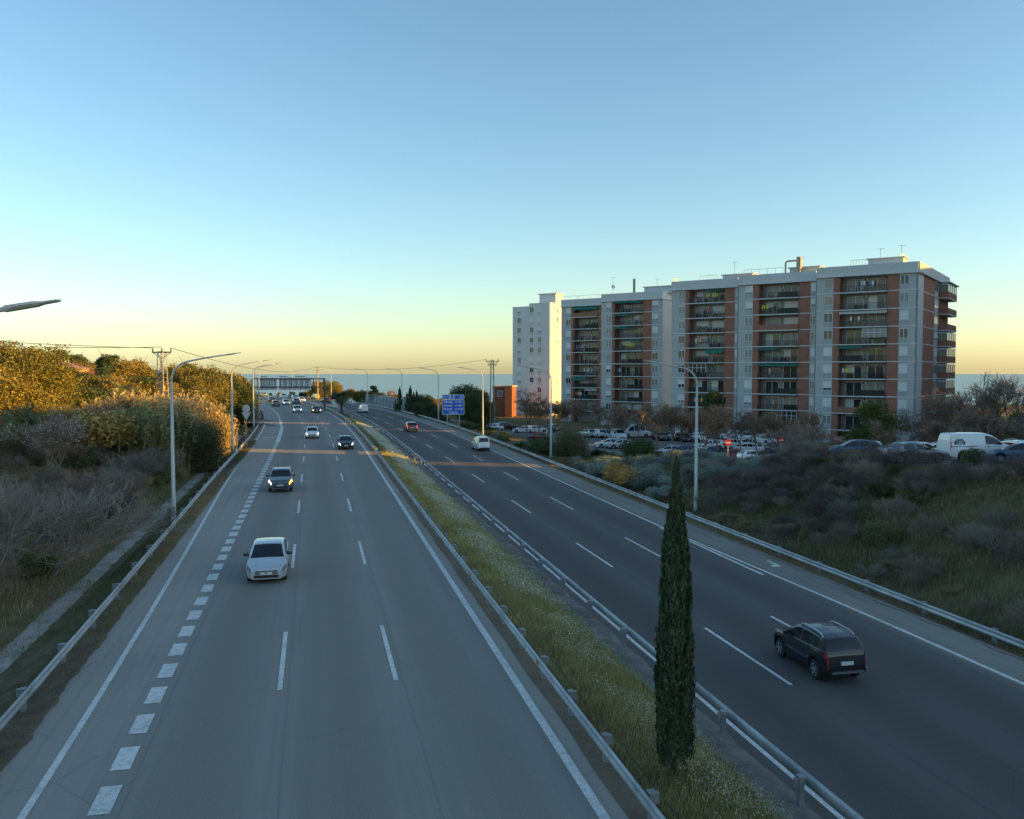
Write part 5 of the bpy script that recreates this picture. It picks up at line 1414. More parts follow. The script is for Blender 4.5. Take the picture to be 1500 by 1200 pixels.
def palm(seed, h, nf, fl, mat=PALM, tr=.2):
    g = random.Random(seed); tm = MB(); parts = []
    if h > .5:
        pts = [(0, 0, -.3)] + [(.06 * math.sin(i), .05 * math.cos(i * 1.3), h * i / 8) for i in range(1, 9)]
        tm.tube(pts, [tr * 1.3] + [tr * (1 + .12 * (i % 2)) for i in range(1, 8)] + [tr * 1.6], 10); parts.append(('trunk', tm.mesh('trunk', BARK), None))
    V_ = []; Fc = []; o = 0
    for k in range(nf):
        a = g.uniform(0, 6.28); el = g.uniform(-.5, 1.35) if h > .5 else g.uniform(.3, 1.3); L = fl * g.uniform(.8, 1.1); d = Vector((math.cos(a), math.sin(a), 0)); sdv = Vector((-d.y, d.x, 0))
        p = Vector((0, 0, h)); el_ = el; n = 10; pp = []
        for i in range(n + 1):
            pp.append(p.copy()); p = p + (d * math.cos(el_) + Vector((0, 0, 1)) * math.sin(el_)) * L / n; el_ -= .16
        for i in range(n):
            t = (i + .5) / n; lw = fl * .26 * math.sin(math.pi * min(1, .15 + t * .85)) ** .6
            for m in (0, .5):
                c = pp[i].lerp(pp[i+1], m)
                for sg in (-1, 1):
                    tip = c + sdv * sg * lw + (pp[i+1] - pp[i]) * 1.3 - Vector((0, 0, lw * .45)); w_ = (pp[i+1] - pp[i]) * .16
                    V_ += [c - w_, c + w_, tip, tip]; Fc.append([o, o+1, o+2, o+3]); o += 4
            w_ = sdv * .03; V_ += [pp[i] - w_, pp[i] + w_, pp[i+1] + w_, pp[i+1] - w_]; Fc.append([o, o+1, o+2, o+3]); o += 4
    parts.append(('fronds', mk('fronds', np.array([tuple(v) for v in V_]), np.array(Fc), mat), None)); return parts

LIB = {
 'oak': [broad(i, 6, 6.5, 15000, .10, LG) for i in (1, 2)], 'bigoak': [broad(3, 9, 11, 30000, .125, LG, .12, nl=30)],
 'darktree': [broad(4, 5, 6, 15000, .10, LGD, .1, nl=20)], 'sunny': [broad(5, 5.5, 5.5, 20000, .085, leaf('bay_leaf', (.03, .045, .012), (.06, .075, .02), (.13, .12, .03)), .08, nl=22)],
 'pine': [pine(i, 8, 6.5) for i in (6, 7, 8)], 'stone': [pine(9, 7, 8, 12000)], 'cyp': [cypress(10, 8, 2.0, 70, 60, .13), cypress(11, 7, 1.7, 60, 60, .13)],
 'russet': [twigs(i, 5.5, .95, 7, 4, TW, .07, .45, 1.3, LBR, 3200, .085, (2, 4), 5600, .012) for i in (12, 13)],
 'mid': [shrub(i, 1.8, 3.0, 5200, .07, LMID) for i in (14, 15, 16)], 'dark': [shrub(i, 2.2, 3.2, 6500, .065, LGD) for i in (17, 18)],
 'tan': [shrub(i, 1.3, 2.6, 5000, .05, LT, 9, .6) for i in (19, 20, 21)], 'gold': [shrub(22, 1.8, 2.6, 5000, .055, LY, 9, .6)], 'grey': [shrub(i, 1.8, 3.2, 7000, .05, LO, 14, .5) for i in (23, 24)],
 'ivy': [shrub(25, 5.5, 6.5, 18000, .085, leaf('ivy_leaf', (.03, .036, .018), (.055, .06, .03), (.095, .09, .05)), 22, .35)],
 'twig': [twigs(i, 2.6, .9, 9, 3, TW, .022, .45) for i in (26, 27)], 'twigp': [twigs(i, 2.8, 1.0, 11, 3, TWP, .022, .45, leafm=TWP, leafn=500, lsize=.05) for i in (28, 29)],
 'twigg': [twigs(i, 2.8, 1.0, 9, 3, TWG, .024, .42) for i in (30, 31)],
 'bare': [twigs(i, 6, .75, 5, 4, TW, .075, .42, 1.6, LBR, 900, .08, (2, 4), 5600, .018) for i in (32, 33, 34)],
 'bareg': [twigs(i, 7, .8, 6, 4, TWG, .085, .40, 1.5, kids=(2, 4), maxseg=6500, rmin=.016) for i in (35, 36)], 'baremass': [twigs(37, 5, 1.0, 10, 4, TW, .06, .45, .8, TW, 2600, .06, (2, 4), 6500, .016)],
 'almond': [twigs(38, 3, 1.0, 6, 3, TW, .04, .42, .6, BLOS, 700, .03)],
 'reed': [reeds(39, 4.2, 3.6, 120, REED), reeds(40, 4.0, 3.6, 120, REED)], 'reedg': [reeds(41, 3.8, 3.8, 130, REEDG)],
 'palm': [palm(42, 4.0, 80, 2.3)], 'yucca': [palm(43, .3, 26, 2.6)], 'smallpalm': [palm(44, 3.0, 30, 1.8)],
}
NAMEOF = {'oak': ('broadleaf_tree', 'tree'), 'bigoak': ('oak_tree', 'tree'), 'darktree': ('evergreen_tree', 'tree'), 'sunny': ('bay_tree', 'tree'), 'pine': ('pine_tree', 'tree'), 'stone': ('stone_pine', 'tree'), 'cyp': ('cypress_tree', 'tree'),
 'russet': ('russet_tree', 'tree'), 'mid': ('shrub', 'shrub'), 'dark': ('evergreen_shrub', 'shrub'), 'tan': ('dry_shrub', 'shrub'), 'gold': ('golden_shrub', 'shrub'), 'grey': ('grey_shrub', 'shrub'), 'ivy': ('ivy_thicket', 'shrub'),
 'twig': ('bare_shrub', 'shrub'), 'twigp': ('bare_shrub', 'shrub'), 'twigg': ('bare_shrub', 'shrub'), 'bare': ('bare_tree', 'tree'), 'bareg': ('bare_tree', 'tree'), 'baremass': ('bare_tree', 'tree'), 'almond': ('almond_tree', 'tree'),
 'reed': ('giant_cane', 'cane clump'), 'reedg': ('giant_cane', 'cane clump'), 'palm': ('palm_tree', 'palm'), 'yucca': ('dwarf_palm', 'palm'), 'smallpalm': ('palm_tree', 'palm')}
HT = {'oak': 6, 'bigoak': 9, 'darktree': 5, 'sunny': 5.5, 'pine': 8, 'stone': 7, 'cyp': 8, 'russet': 5.5, 'mid': 1.8, 'dark': 2.2, 'tan': 1.3, 'gold': 1.8, 'grey': 1.8, 'ivy': 5.5, 'twig': 2.6, 'twigp': 2.8, 'twigg': 2.8, 'bare': 6, 'bareg': 7, 'baremass': 5, 'almond': 3, 'reed': 5.2, 'reedg': 4.8, 'palm': 6, 'yucca': 2, 'smallpalm': 4.6}
_n = 0
def plant(kind, x, y, sc, label, group=None, sx=None, z=None):
    global _n; _n += 1
    lib = LIB[kind]; nm, cat = NAMEOF[kind]
    return spawn(nm, lib[_n % len(lib)], (x, y, gz(x, y) if z is None else z), R.uniform(0, 6.28), ((sx or sc), (sx or sc), sc), label, cat, group)
def tree_px(kind, px, ytop, D, label, group=None, wide=1.0):
    """a plant whose top shows at (px, ytop) from distance D"""
    x, zt = atD(px, ytop, D); g = gz(x, D); sc = max(.15, (zt - g) / HT[kind]); return plant(kind, x, D, sc, label, group, sc * wide, g)

# the cypress in the median
x, y = at(987, 1141, -9.93); zt = atD(989, 690, y)[1]; g = gz(x, y)
spawn('cypress_tree', cypress(50, zt - g, .86, 460, 120, .034), (x, y, g), 0, (1, 1, 1), 'tall slender cypress standing alone in the grassy median in the foreground', 'tree')
# palm in the far median
x, y = at(500.5, 604, -10.0); zt = atD(501, 566, y)[1]; g = gz(x, y)
plant('palm', x, y, (zt - g) / 6.2, 'bushy palm tree standing in the far median', None, (zt - g) / 5.2)

G1 = 'trees on the wooded hill at left'
for (k, px, yt, D, lab, w) in (
 ('bigoak', 22, 499, 92, 'big golden lit oak at the far left edge', 1.0), ('oak', -8, 520, 84, 'golden oak cut by the left edge beneath the lamp arm', 1.1), ('oak', 62, 530, 100, 'right flank oak of the golden group beside the dark roofed house', .9),
 ('stone', 47, 510, 190, 'umbrella pine peeping over the golden oak on the skyline', 1), ('stone', 66, 518, 200, 'low round pine on the skyline right of the umbrella pine', 1.1), ('cyp', 77.5, 517, 150, 'sharp green cypress on the hill left of the pink house', 1.0),
 ('pine', 85, 513, 200, 'dark pine on the skyline just right of the hill cypress', 1), ('pine', 114, 519, 205, 'round headed pine in the middle of the left skyline', .9), ('oak', 122, 527, 195, 'bronze tree below the round headed pine', 1.1), ('russet', 134, 530, 190, 'pinkish bare crown on the left skyline', 1.1),
 ('pine', 157, 519, 175, 'tall dark pine with a ragged top on the skyline', .9), ('darktree', 168, 534, 170, 'low dark crown right of the ragged pine', 1.2), ('oak', 194, 521, 150, 'golden feathery tree left of the lattice pylon', .9), ('pine', 205, 530, 155, 'pine merging with the golden feathery tree', .8),
 ('oak', 101, 538, 150, 'bronze crown behind the hill cypress', 1.2), ('oak', 118, 548, 130, 'yellow crowned tree in the hollow of the hill', 1.1), ('darktree', 141, 549, 135, 'dark spreading tree below the skyline pines', 1.4), ('darktree', 128, 566, 105, 'dark tree with lit top above the almond', 1.1), ('oak', 160, 548, 130, 'olive toned tree between the pines and the canes', 1.3),
 ('oak', 219, 533, 165, 'bronze tree right behind the lattice pylon', 1.0), ('oak', 262, 531, 160, 'tall loose golden tree right of the first lamp', .8), ('pine', 278, 533, 165, 'golden pine between the first and second lamps', .9), ('oak', 291, 532, 150, 'broad golden tree left of the second lamp', .9), ('oak', 304, 538, 140, 'golden tree touching the second lamp post', .8),
 ('oak', 318, 540, 165, 'bronze tree between the second and third lamps', .9), ('darktree', 330, 548, 150, 'dark evergreen just right of the second lamp', .8), ('oak', 341, 543, 175, 'bronze tree left of the third lamp', .8), ('darktree', 345, 560, 150, 'dark evergreen behind the backs of the signs', .8), ('oak', 352, 545, 200, 'tall bronze tree at the third lamp', .7), ('darktree', 352, 572, 160, 'dark evergreen beside the slip road', .8),
 ('oak', 180, 545, 125, 'bronze thicket tree behind the canes', 1.2), ('oak', 240, 548, 130, 'golden thicket tree at the foot of the lattice pylon', 1.2), ('darktree', 208, 549, 128, 'dark thicket tree left of the lattice pylon', 1.1), ('oak', 278, 556, 118, 'golden tree behind the ivy thicket', 1.0), ('oak', 310, 560, 122, 'golden tree behind the sunlit canes', .9),
 ('smallpalm', 180, 547, 120, 'small palm lit gold among the hill trees', 1), ('smallpalm', 173, 556, 112, 'second small palm lower on the hill', 1)):
    tree_px(k, px, yt, D, lab, G1, w)
for (k, px, yt, D, lab, w) in (
 ('smallpalm', 38, 577, 72, 'dark spiky palm below the golden oak', 1.2), ('smallpalm', 22, 583, 70, 'spiky palm at the far left under the oak', 1.0), ('almond', 85, 596, 68, 'white blossoming almond tree above the wire fence', 1.0), ('almond', 66, 604, 66, 'smaller blossoming almond beside the big one', .9),
 ('ivy', 268, 588, 84, 'big dark ivy covered thicket right of the nearest lamp', .85), ('ivy', 290, 607, 86, 'dark thicket merging with the sunlit canes', .6)): tree_px(k, px, yt, D, lab, None, w)
GC = 'clumps of giant cane on the left bank'
for (k, px, yt, D, lab) in (
 ('reed', 188, 560, 92, 'sunlit cane clump at the left end of the cane row'), ('reed', 202, 558, 93, 'sunlit cane clump with pale plumes left of the pylon foot'), ('reed', 217, 560, 92, 'golden cane clump at the pylon foot'), ('reed', 232, 562, 91, 'golden cane clump just left of the nearest lamp'), ('reed', 246, 560, 95, 'cane clump behind the nearest lamp post'),
 ('reedg', 186, 583, 84, 'greenish cane clump in shade at the left of the cane row'), ('reedg', 200, 580, 83, 'greenish cane clump below the golden plumes'), ('reedg', 215, 584, 82, 'shaded cane clump with bare stems'), ('reedg', 230, 588, 82, 'shaded cane clump beside the nearest lamp'),
 ('reed', 262, 562, 100, 'golden cane clump above the ivy thicket'), ('reed', 278, 565, 102, 'golden cane clump over the right of the thicket'), ('reed', 300, 576, 101, 'golden cane clump above the sunlit strip'), ('reed', 311, 588, 101.5, 'bright orange cane clump by the second lamp'), ('reed', 320, 598, 101, 'bright orange cane clump touching the second lamp'), ('reed', 316, 612, 100.5, 'low bright orange cane at the foot of the strip'), ('reed', 324, 612, 101, 'lowest orange cane right against the second lamp'),
 ('reedg', 70, 584, 86, 'pale cane clump behind the blossoming almond'), ('reed', 52, 578, 95, 'orange lit cane left of the almond'), ('reedg', 92, 585, 88, 'pale cane clump right above the almond'), ('reed', 20, 574, 98, 'orange lit cane under the golden oak'), ('reedg', 110, 590, 86, 'pale cane clump right of the almond'), ('reed', 140, 575, 98, 'orange cane tips above the dark hollow')):
    tree_px(k, px, yt, D, lab, GC, 1.0)
for (k, px, yt, D, lab, w) in (('baremass', 150, 572, 90, 'mauve bare thicket in the middle of the left bank', 1.3), ('baremass', 168, 580, 88, 'second mauve bare thicket beside the canes', 1.2), ('gold', 128, 592, 80, 'orange lit shrub in the hollow of the left bank', 1.4), ('gold', 138, 600, 80, 'golden shrub next to the mauve thicket', 1.2), ('bareg', 20, 690, 40, 'grey bare shrub nearest the left edge', .9), ('bareg', -14, 700, 37, 'grey bare shrub cut by the left edge', .9), ('twigg', 60, 705, 41, 'sprawling bare shrub right of the grey one', 1.5)):
    tree_px(k, px, yt, D, lab, None, w)

# scattered scrub: (kinds, s range, u range, count, scale range)
def scatter(kinds, s0, s1, u0, u1, n, a, b, what, where, group, avoid=None):
    k = 0
    while k < n:
        s, u = R.uniform(s0, s1), R.uniform(u0, u1); x, y = P(s, u)
        if avoid and avoid(x, y, s, u): continue
        kd = R.choice(kinds); sc = R.uniform(a, b)
        plant(kd, x, y, sc, what.get(kd, '') + ' ' + where, group + ' of ' + NAMEOF[kd][0].replace('_', ' ') + 's', sc * R.uniform(.95, 1.35)); k += 1
W = {'mid': 'dull green rounded shrub', 'dark': 'dark green dense shrub', 'tan': 'straw coloured dry shrub', 'gold': 'golden dry shrub', 'grey': 'grey green feathery shrub', 'twig': 'brown leafless shrub', 'twigp': 'purplish leafless shrub', 'twigg': 'pale grey leafless shrub', 'oak': 'bronze leafed tree', 'darktree': 'dark evergreen tree', 'pine': 'pine tree', 'russet': 'russet tree', 'baremass': 'dense leafless tree', 'bare': 'brown leafless tree', 'bareg': 'grey leafless tree', 'cyp': 'narrow cypress', 'stone': 'umbrella pine', 'ivy': 'ivy covered thicket'}
scatter(['tan', 'tan', 'mid', 'twig', 'tan', 'mid', 'twigg'], 22, 62, -36, -19, 74, .4, .85, W, 'low on the near left bank', 'low scrub on the near left bank')
scatter(['tan', 'mid', 'twig', 'twigg', 'dark', 'mid'], 50, 92, -42, -18.5, 90, .6, 1.2, W, 'on the left bank behind the nearest lamp', 'scrub on the middle left bank')
scatter(['mid', 'dark', 'twig', 'tan', 'twigg'], 60, 105, -62, -34, 50, .8, 1.5, W, 'higher up the left bank', 'scrub high on the left bank')
scatter(['mid', 'dark', 'tan', 'dark'], 90, 150, -27, -17, 34, .6, 1.2, W, 'by the verge beyond the second lamp', 'scrub along the far left verge', lambda x, y, s, u: u > -18.5)
scatter(['oak', 'darktree', 'oak', 'pine'], 130, 260, -120, -45, 60, .3, .6, W, 'deep in the wood on the left hill', 'trees deep in the wood on the left hill')
scatter(['oak', 'darktree', 'pine'], 170, 280, -42, -22, 26, .5, .8, W, 'along the left side of the far bend', 'trees along the far left bend')
# beyond the bend
for (k, px, yt, D, lab) in (('oak', 352, 578, 330, 'low golden crown'), ('darktree', 383, 574, 345, 'dark crown'), ('oak', 396, 575, 340, 'broad golden crown'), ('oak', 410, 573, 350, 'golden crown'), ('oak', 428, 573, 345, 'olive crown'), ('darktree', 444, 574, 340, 'dark green crown'), ('oak', 452, 572, 350, 'olive gold crown'), ('oak', 460, 560, 340, 'tall orange tree'), ('oak', 467, 556, 335, 'taller orange tree'), ('oak', 474, 560, 330, 'orange tree'), ('oak', 485, 556, 320, 'ragged orange tree'), ('oak', 494, 557, 310, 'orange tree behind the palm'), ('darktree', 489, 574, 280, 'dark tree left of the palm'), ('oak', 514, 566, 280, 'orange tree right of the palm'), ('oak', 521, 572, 275, 'orange tree at the barrier end'), ('oak', 534, 568, 270, 'golden tree over the barrier'), ('pine', 547, 565, 265, 'spiky golden pine over the barrier'), ('oak', 556, 571, 262, 'golden tree behind the barrier'), ('russet', 576, 571, 255, 'pinkish orange tree behind the barrier'), ('oak', 590, 577, 250, 'orange tree among the cypresses'), ('oak', 612, 578, 240, 'golden low tree right of the cypresses'), ('darktree', 622, 577, 235, 'dark low tree'), ('oak', 633, 580, 238, 'golden low tree left of the blue sign'), ('darktree', 616, 589, 195, 'dark round tree'), ('darktree', 632, 590, 190, 'dark round tree near the blue sign'), ('darktree', 640, 598, 185, 'low dark bush behind the sign post')):
    tree_px(k, px, yt, D, lab + (' far beyond the bend under the gantry' if px < 480 else ' seen against the sea beyond the right carriageway'), 'distant trees beyond the road', .9)
for px, yt in ((585.5, 568), (596, 572), (601, 566), (606, 571), (610.5, 573), (579.5, 583)):
    tree_px('cyp', px, yt, 215, 'black green cypress in a row beside the noise barrier', 'cypresses in a row beside the noise barrier', .85)
for (k, px, yt, D, lab, w) in (('darktree', 683, 562, 205, 'big dark tree with golden edge right of the blue sign', .75), ('oak', 698, 561, 208, 'golden tree behind the sunlit lamp post', .8), ('darktree', 690, 575, 195, 'dark tree above the parked black hatchback', .8), ('oak', 708, 566, 215, 'golden tree left of the slim pylon', .7), ('oak', 714, 584, 200, 'bronze tree at the slim pylon', .7)): tree_px(k, px, yt, D, lab, 'trees around the service road', w)
# row of bare trees in the car park
GB = 'bare trees standing in the car park'
for (k, px, yt, D, lab, w) in (
 ('bare', 772, 569, 165, 'first bare tree from the left, in front of the white tower', 1.0), ('bare', 790, 583, 162, 'second bare tree, right under the white tower', 1.0), ('russet', 812, 585, 175, 'russet lit tree against the sunlit tower side', .8), ('russet', 833, 584, 172, 'orange lit tree left of the second block', .9), ('bare', 851, 581, 168, 'pale lit bare tree at the second block', .8), ('bare', 872, 592, 160, 'brown bare tree above the white suv', 1.0),
 ('baremass', 892, 590, 155, 'mauve bare tree above the small white hatchback', 1.0), ('bare', 915, 588, 152, 'bare tree over the minibus', 1.0), ('russet', 935, 592, 155, 'rusty tree behind the minibus', .9), ('bare', 962, 587, 135, 'bare tree with a dark trunk beside the lone white suv', 1.0), ('bare', 985, 588, 132, 'bare tree in front of the left end of the nearest block', 1.0), ('russet', 1000, 592, 130, 'russet tree left of the tall lamp post', .9), ('russet', 1032, 590, 118, 'ochre leafed tree right of the tall lamp post', 1.0), ('russet', 1052, 592, 125, 'ochre brown tree over the parked white cars', 1.0), ('pine', 1046, 572, 140, 'green pine crown behind the ochre tree', .7), ('bare', 1085, 596, 118, 'slim bare tree over the white saloon', .9), ('bare', 1108, 598, 116, 'bare tree with bluish twigs', .9),
 ('russet', 1140, 600, 112, 'orange brown tree behind the dull no entry sign', .9), ('russet', 1172, 601, 114, 'orange brown tree right of the dull no entry sign', .9), ('baremass', 1158, 612, 98, 'mauve bare crown above the dark shrubs', 1.0), ('baremass', 1190, 618, 96, 'mauve bare crown left of the graffiti van', 1.0), ('bare', 1285, 610, 100, 'thin bare tree in front of the lit evergreen', .8)): tree_px(k, px, yt, D, lab, GB, w)
tree_px('sunny', 1278, 585, 126, 'dense round evergreen tree with a sunlit golden top in front of the nearest block', None, .98)
GR = 'tall bare trees right of the nearest block'
for (k, px, yt, D, lab, w) in (('baremass', 1352, 596, 128, 'reddish bare tree against the corner of the nearest block', .8), ('baremass', 1392, 566, 132, 'dense bare tree right of the nearest block', .8), ('bareg', 1418, 560, 130, 'twiggy bare tree left of the tall spreading one', .8), ('bareg', 1458, 543, 126, 'tall spreading bare tree against the sea', 1.0), ('bareg', 1492, 548, 124, 'spreading bare tree cut by the right edge', .9), ('baremass', 1430, 590, 122, 'brown bare thicket above the lettered van', 1.0), ('baremass', 1400, 600, 120, 'brown bare thicket above the white suv', 1.0), ('baremass', 1465, 596, 119, 'brown bare thicket at the right end of the car park', 1.0), ('baremass', 1500, 592, 118, 'brown bare thicket at the right edge', 1.0), ('baremass', 1375, 612, 124, 'brown bare thicket at the foot of the block corner', .9), ('oak', 1448, 583, 135, 'orange lit tree glimpsed behind the bare branches', .6), ('oak', 1492, 594, 140, 'golden tree glimpsed at the right edge', .6)): tree_px(k, px, yt, D, lab, GR, w)
# shrubs on the right bank
for (k, px, yt, D, lab, w) in (('dark', 790, 634, 112, 'dark round bush left of the lamp below the tower', 1.0), ('ivy', 832, 618, 104, 'big dark round bush right of the lamp below the tower', .95), ('dark', 812, 640, 108, 'dark bush at the foot of the lamp below the tower', 1.2), ('dark', 930, 636, 98, 'dark green bush in front of the minibus', 1.1), ('dark', 945, 641, 96, 'dark green bush right of the one before the minibus', 1.0), ('gold', 912, 672, 78, 'rusty dry shrub among the grey ones', 1.0), ('dark', 760, 645, 118, 'low dark green bush under the second bare tree', 1.2), ('dark', 1424, 652, 56, 'dark green bush in front of the lettered van', .9), ('dark', 1405, 668, 54, 'lower dark bush left of the one before the lettered van', 1.0), ('dark', 1495, 676, 50, 'dark green bush at the right edge', 1.0),
 ('twigp', 1165, 652, 72, 'purplish bare thicket below the dull no entry sign', 1.1), ('twigp', 1185, 640, 74, 'tall purplish bare thicket left of the graffiti van', 1.0), ('twigp', 1205, 668, 66, 'purplish bare shrub in front of the graffiti van', 1.2), ('twigp', 1230, 680, 62, 'purplish bare shrub at the bank top', 1.2), ('twigp', 1130, 680, 70, 'purplish bare shrub right of the pale hatchback', 1.2), ('twigp', 1165, 700, 60, 'purplish bare shrub lower on the bank', 1.3), ('twigp', 1205, 715, 56, 'low purplish bare shrub on the right bank', 1.3), ('mid', 1290, 668, 62, 'olive shrub before the grey saloon', 1.2), ('mid', 1330, 690, 57, 'olive shrub at the bank top', 1.3), ('twig', 1290, 655, 64, 'thin brown shrub left of the grey saloon', .9), ('mid', 1375, 688, 55, 'olive shrub left of the dark bushes', 1.2), ('mid', 1460, 690, 51, 'olive shrub near the right edge', 1.2), ('dark', 1300, 700, 54, 'dark shrub below the olive ones', 1.3)):
    tree_px(k, px, yt, D, lab, 'shrubs along the right bank', w)
scatter(['grey'], 62, 90, 22, 32, 40, .5, .95, W, 'massed behind the right guard rail under the tall lamp', 'grey shrubs behind the right guard rail')
scatter(['grey', 'mid', 'dark', 'tan'], 88, 135, 22, 31, 34, .3, .6, W, 'behind the right guard rail in front of the car park', 'scrub before the car park')
scatter(['twigp', 'mid', 'twig', 'twigp', 'twigg'], 42, 72, 25, 34, 64, .4, .7, W, 'at the top of the dark right bank', 'shrubs at the top of the right bank')
scatter(['tan', 'twigg', 'twig', 'tan', 'twigp'], 26, 60, 22, 33, 80, .3, .65, W, 'low on the dark right bank', 'low scrub on the right bank')
scatter(['mid', 'tan', 'dark'], 130, 230, 21.5, 26, 30, .5, .9, W, 'beyond the right rail near the blue sign', 'scrub near the blue sign')
scatter(['darktree', 'oak', 'oak', 'russet'], 190, 290, 28, 120, 46, .4, .7, W, 'beyond the service road above the sea', 'trees between the service road and the sea', lambda x, y, s, u: (x > -6 and y < 290) or 26 < u < 36)

# grasses
def blades(n, pos, h, w, lean, mat, name, seed, flop=.35, mi=None):
    g = np.random.default_rng(seed); x, y, z = pos
    a = g.uniform(0, 6.28, n); hh = h * g.uniform(.45, 1.2, n); ww = w * g.uniform(.7, 1.4, n)
    dx, dy = np.cos(a) * ww, np.sin(a) * ww; b = g.uniform(0, 6.28, n); l = hh * np.abs(g.normal(0, flop, n))
    V_ = np.empty((n, 3, 3), np.float32)
    V_[:, 0] = np.stack([x - dx, y - dy, z - .03], 1); V_[:, 1] = np.stack([x + dx, y + dy, z - .03], 1); V_[:, 2] = np.stack([x + np.cos(b) * l, y + np.sin(b) * l, z + hh], 1)
    return V_.reshape(-1, 3), np.arange(n * 3).reshape(-1, 3)
def grass(name, label, n, s0, s1, u0, u1, h, w, mat, seed, bias=1.0, zoff=0, clump=None, thr=0.0, flop=.35):
    g = np.random.default_rng(seed)
    s = s0 + (s1 - s0) * g.random(n) ** bias; u = g.uniform(u0, u1, n); x, y = PA(s, u)
    k = np.ones(n, bool)
    if clump:
        v = np.sin(x * clump + seed) * np.sin(y * clump * .83 + seed * 2) + .6 * np.sin(x * clump * 2.3 + y * clump * 1.9) + g.normal(0, .35, n); k = v > thr
    s, u, x, y = s[k], u[k], x[k], y[k]; z = ground(s, u, x, y); sc = 1 + np.clip((s - 25) / 60, 0, 2.2)
    V_, F_ = blades(len(x), (x, y, z + zoff), h, w * sc, 0, mat, name, seed, flop)
    o = link(bpy.data.objects.new(name, np_mesh(name, V_, F_, mat))); return tag(o, label, 'grass', None, 'stuff')
GD = leaf('dry_grass', (.17, .14, .055), (.24, .2, .085), (.32, .27, .13), .3, .9); GG = leaf('green_grass', (.045, .062, .018), (.07, .085, .027), (.10, .11, .04), .3, .7); GT = leaf('brown_grass', (.10, .078, .045), (.15, .118, .07), (.22, .175, .105), .3, .8)
PLM = leaf('grass_plume', (.25, .24, .16), (.33, .32, .23), (.42, .41, .32), .3, 1.0); GDK = leaf('dark_grass', (.034, .038, .016), (.055, .054, .024), (.085, .078, .04), .3, .7)  # seed heads, and a darker green for verge and right bank
grass('dry_grass', 'dry straw coloured grass filling the median', 90000, 2, 175, 1.35, 4.5, .42, .011, GD, 61, 1.8)
grass('green_grass', 'patches of green grass in the median', 26000, 2, 170, 1.2, 4.5, .3, .012, GG, 62, 1.6, 0, 1.1, .45)
grass('brown_grass', 'brown withered grass in the median', 26000, 2, 150, 1.3, 4.5, .32, .012, GT, 63, 1.6, 0, .8, .35)
# pale plumes on the median grass
g_ = np.random.default_rng(64); n = 70000; s = 2 + 155 * g_.random(n) ** 1.6; u = 1.9 + 2.7 * g_.beta(2.2, 1.6, n); x, y = PA(s, u)
v = np.sin(x * .9 + 1) * np.sin(y * .5 + .4) + .5 * np.sin(y * 1.7 + x) + g_.normal(0, .4, n); k = v > -.25; s, u, x, y = s[k], u[k], x[k], y[k]
C = np.stack([x, y, ground(s, u, x, y) + g_.uniform(.25, .55, len(x))], 1); V_, F_ = quads(C, .0135 * (1 + np.clip((s - 22) / 45, 0, 2.4)), seed=65, aspect=1.6, upbias=.8)
tag(link(bpy.data.objects.new('grass_plumes', np_mesh('grass_plumes', V_, F_, PLM))), 'pale fluffy seed heads over the median grass', 'grass', None, 'stuff')
grass('bank_grass', 'brown and straw grass covering the left bank', 120000, 14, 115, -46, -17.9, .42, .016, GT, 66, 1.5, 0, .35, -.5)
grass('bank_grass', 'green grass patches on the left bank', 60000, 14, 110, -40, -17.9, .34, .016, GG, 67, 1.5, 0, .3, .15)
grass('verge_grass', 'short green grass between the drain and the left guard rail', 26000, 8, 120, -16.0, -14.2, .13, .012, GDK, 68, 1.4)
grass('verge_weeds', 'brown weeds along the left guard rail', 30000, 4, 120, -14.4, -13.35, .16, .012, GT, 69, 1.5, .17)
grass('bank_grass', 'dark green grass on the right bank', 90000, 20, 120, 20.4, 33, .32, .016, GDK, 70, 1.4, 0, .3, -.35)
grass('bank_grass', 'withered brown grass on the right bank', 80000, 20, 120, 21, 33.5, .48, .013, GT, 71, 1.4, 0, .28, -.1)
grass('verge_weeds', 'brown weeds under the right guard rail', 36000, 18, 140, 19.1, 20.5, .17, .012, GT, 72, 1.3, .16)
grass('weeds', 'weeds creeping over the concrete gutter', 5000, 10, 110, 3.6, 5.1, .2, .012, GG, 73, 1.4, 0, 2.0, .7)
grass('bank_grass', 'short brown grass beside the concrete drain', 60000, 12, 70, -26, -17.1, .24, .010, GT, 74, 1.3, 0, .6, -.4)
grass('weeds', 'weeds hanging over the concrete drain', 7000, 12, 110, -17.7, -16.0, .22, .011, GG, 75, 1.4, .03, 1.3, .35)
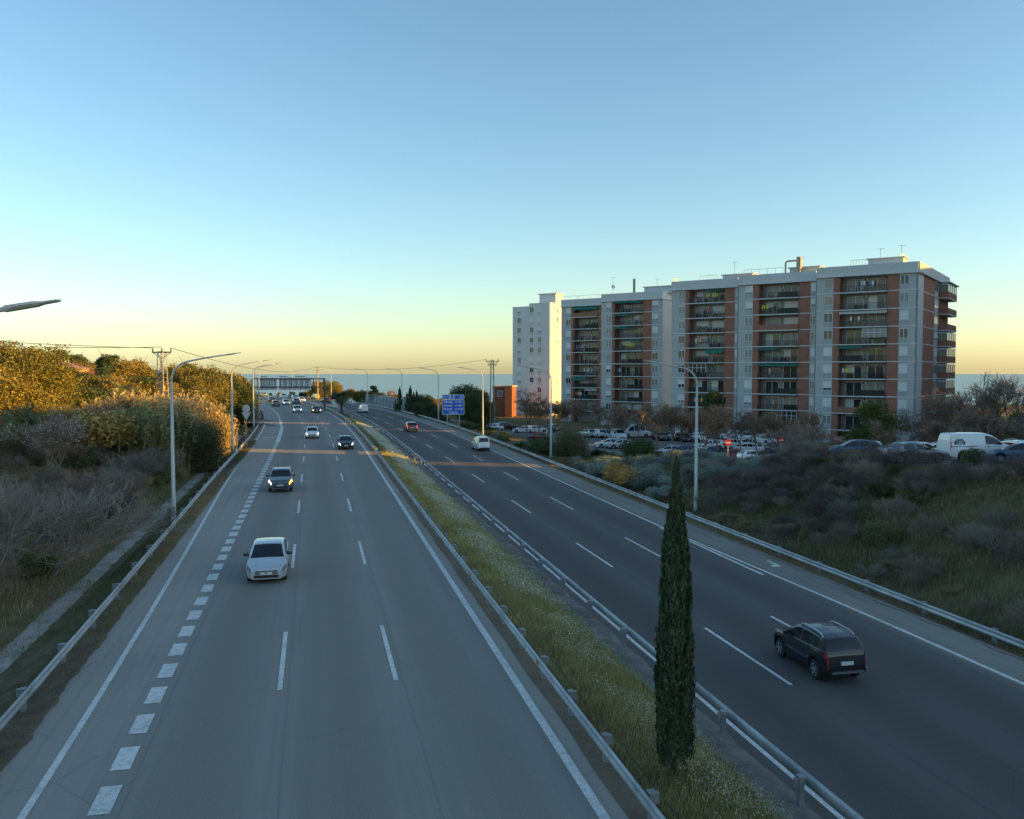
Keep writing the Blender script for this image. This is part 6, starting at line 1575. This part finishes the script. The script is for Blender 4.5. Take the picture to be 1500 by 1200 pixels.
grass('weeds', 'gravel weeds along the median guard rail', 9000, 4, 110, .62, 1.3, .10, .010, GT, 76, 1.4, .05, 1.3, .0)
# ------------------------------------------------------------------ light, sky, camera
EL, AZ = rad(11), rad(12)      # low evening sun from the right, a little behind the camera
sd = Vector((math.cos(AZ) * math.cos(EL), -math.sin(AZ) * math.cos(EL), math.sin(EL)))
L = bpy.data.lights.new('sun', 'SUN'); L.energy = 5.0; L.angle = rad(.5); L.color = (1.0, .55, .08)
o = bpy.data.objects.new('sun', L); o.rotation_euler = sd.to_track_quat('Z', 'Y').to_euler(); link(o)
w = bpy.data.worlds.new('World'); S.world = w; w.use_nodes = True; nt = w.node_tree
sk = nt.nodes.new('ShaderNodeTexSky'); sk.sky_type = 'NISHITA'; sk.sun_disc = False
sk.sun_elevation = EL; sk.sun_rotation = rad(90) + AZ; sk.altitude = 100; sk.air_density = 1; sk.dust_density = .75; sk.ozone_density = 2.5
hs = nt.nodes.new('ShaderNodeHueSaturation'); hs.inputs['Saturation'].default_value = 1.06
wb = nt.nodes.new('ShaderNodeMix'); wb.data_type = 'RGBA'; wb.blend_type = 'MULTIPLY'; wb.inputs[0].default_value = 1; wb.inputs[7].default_value = (1.0, .97, .86, 1)   # the camera's white balance
nt.links.new(sk.outputs[0], hs.inputs['Color']); nt.links.new(hs.outputs[0], wb.inputs[6]); nt.links.new(wb.outputs[2], nt.nodes['Background'].inputs[0]); nt.nodes['Background'].inputs[1].default_value = .15
c = bpy.data.cameras.new('camera'); c.sensor_width = 36; c.sensor_fit = 'HORIZONTAL'; c.lens = 36 * F / 1500; c.clip_start = .1; c.clip_end = 40000
o = link(bpy.data.objects.new('camera', c)); o.rotation_euler = (math.pi / 2 - PITCH, 0, 0); S.camera = o
S.render.resolution_x, S.render.resolution_y = 1024, 819
S.view_settings.view_transform = 'Standard'; S.view_settings.look = 'None'; S.view_settings.exposure = 1.04; S.view_settings.gamma = 1
S.cycles.max_bounces = 6; S.cycles.diffuse_bounces = 3; S.cycles.glossy_bounces = 3; S.cycles.transmission_bounces = 3
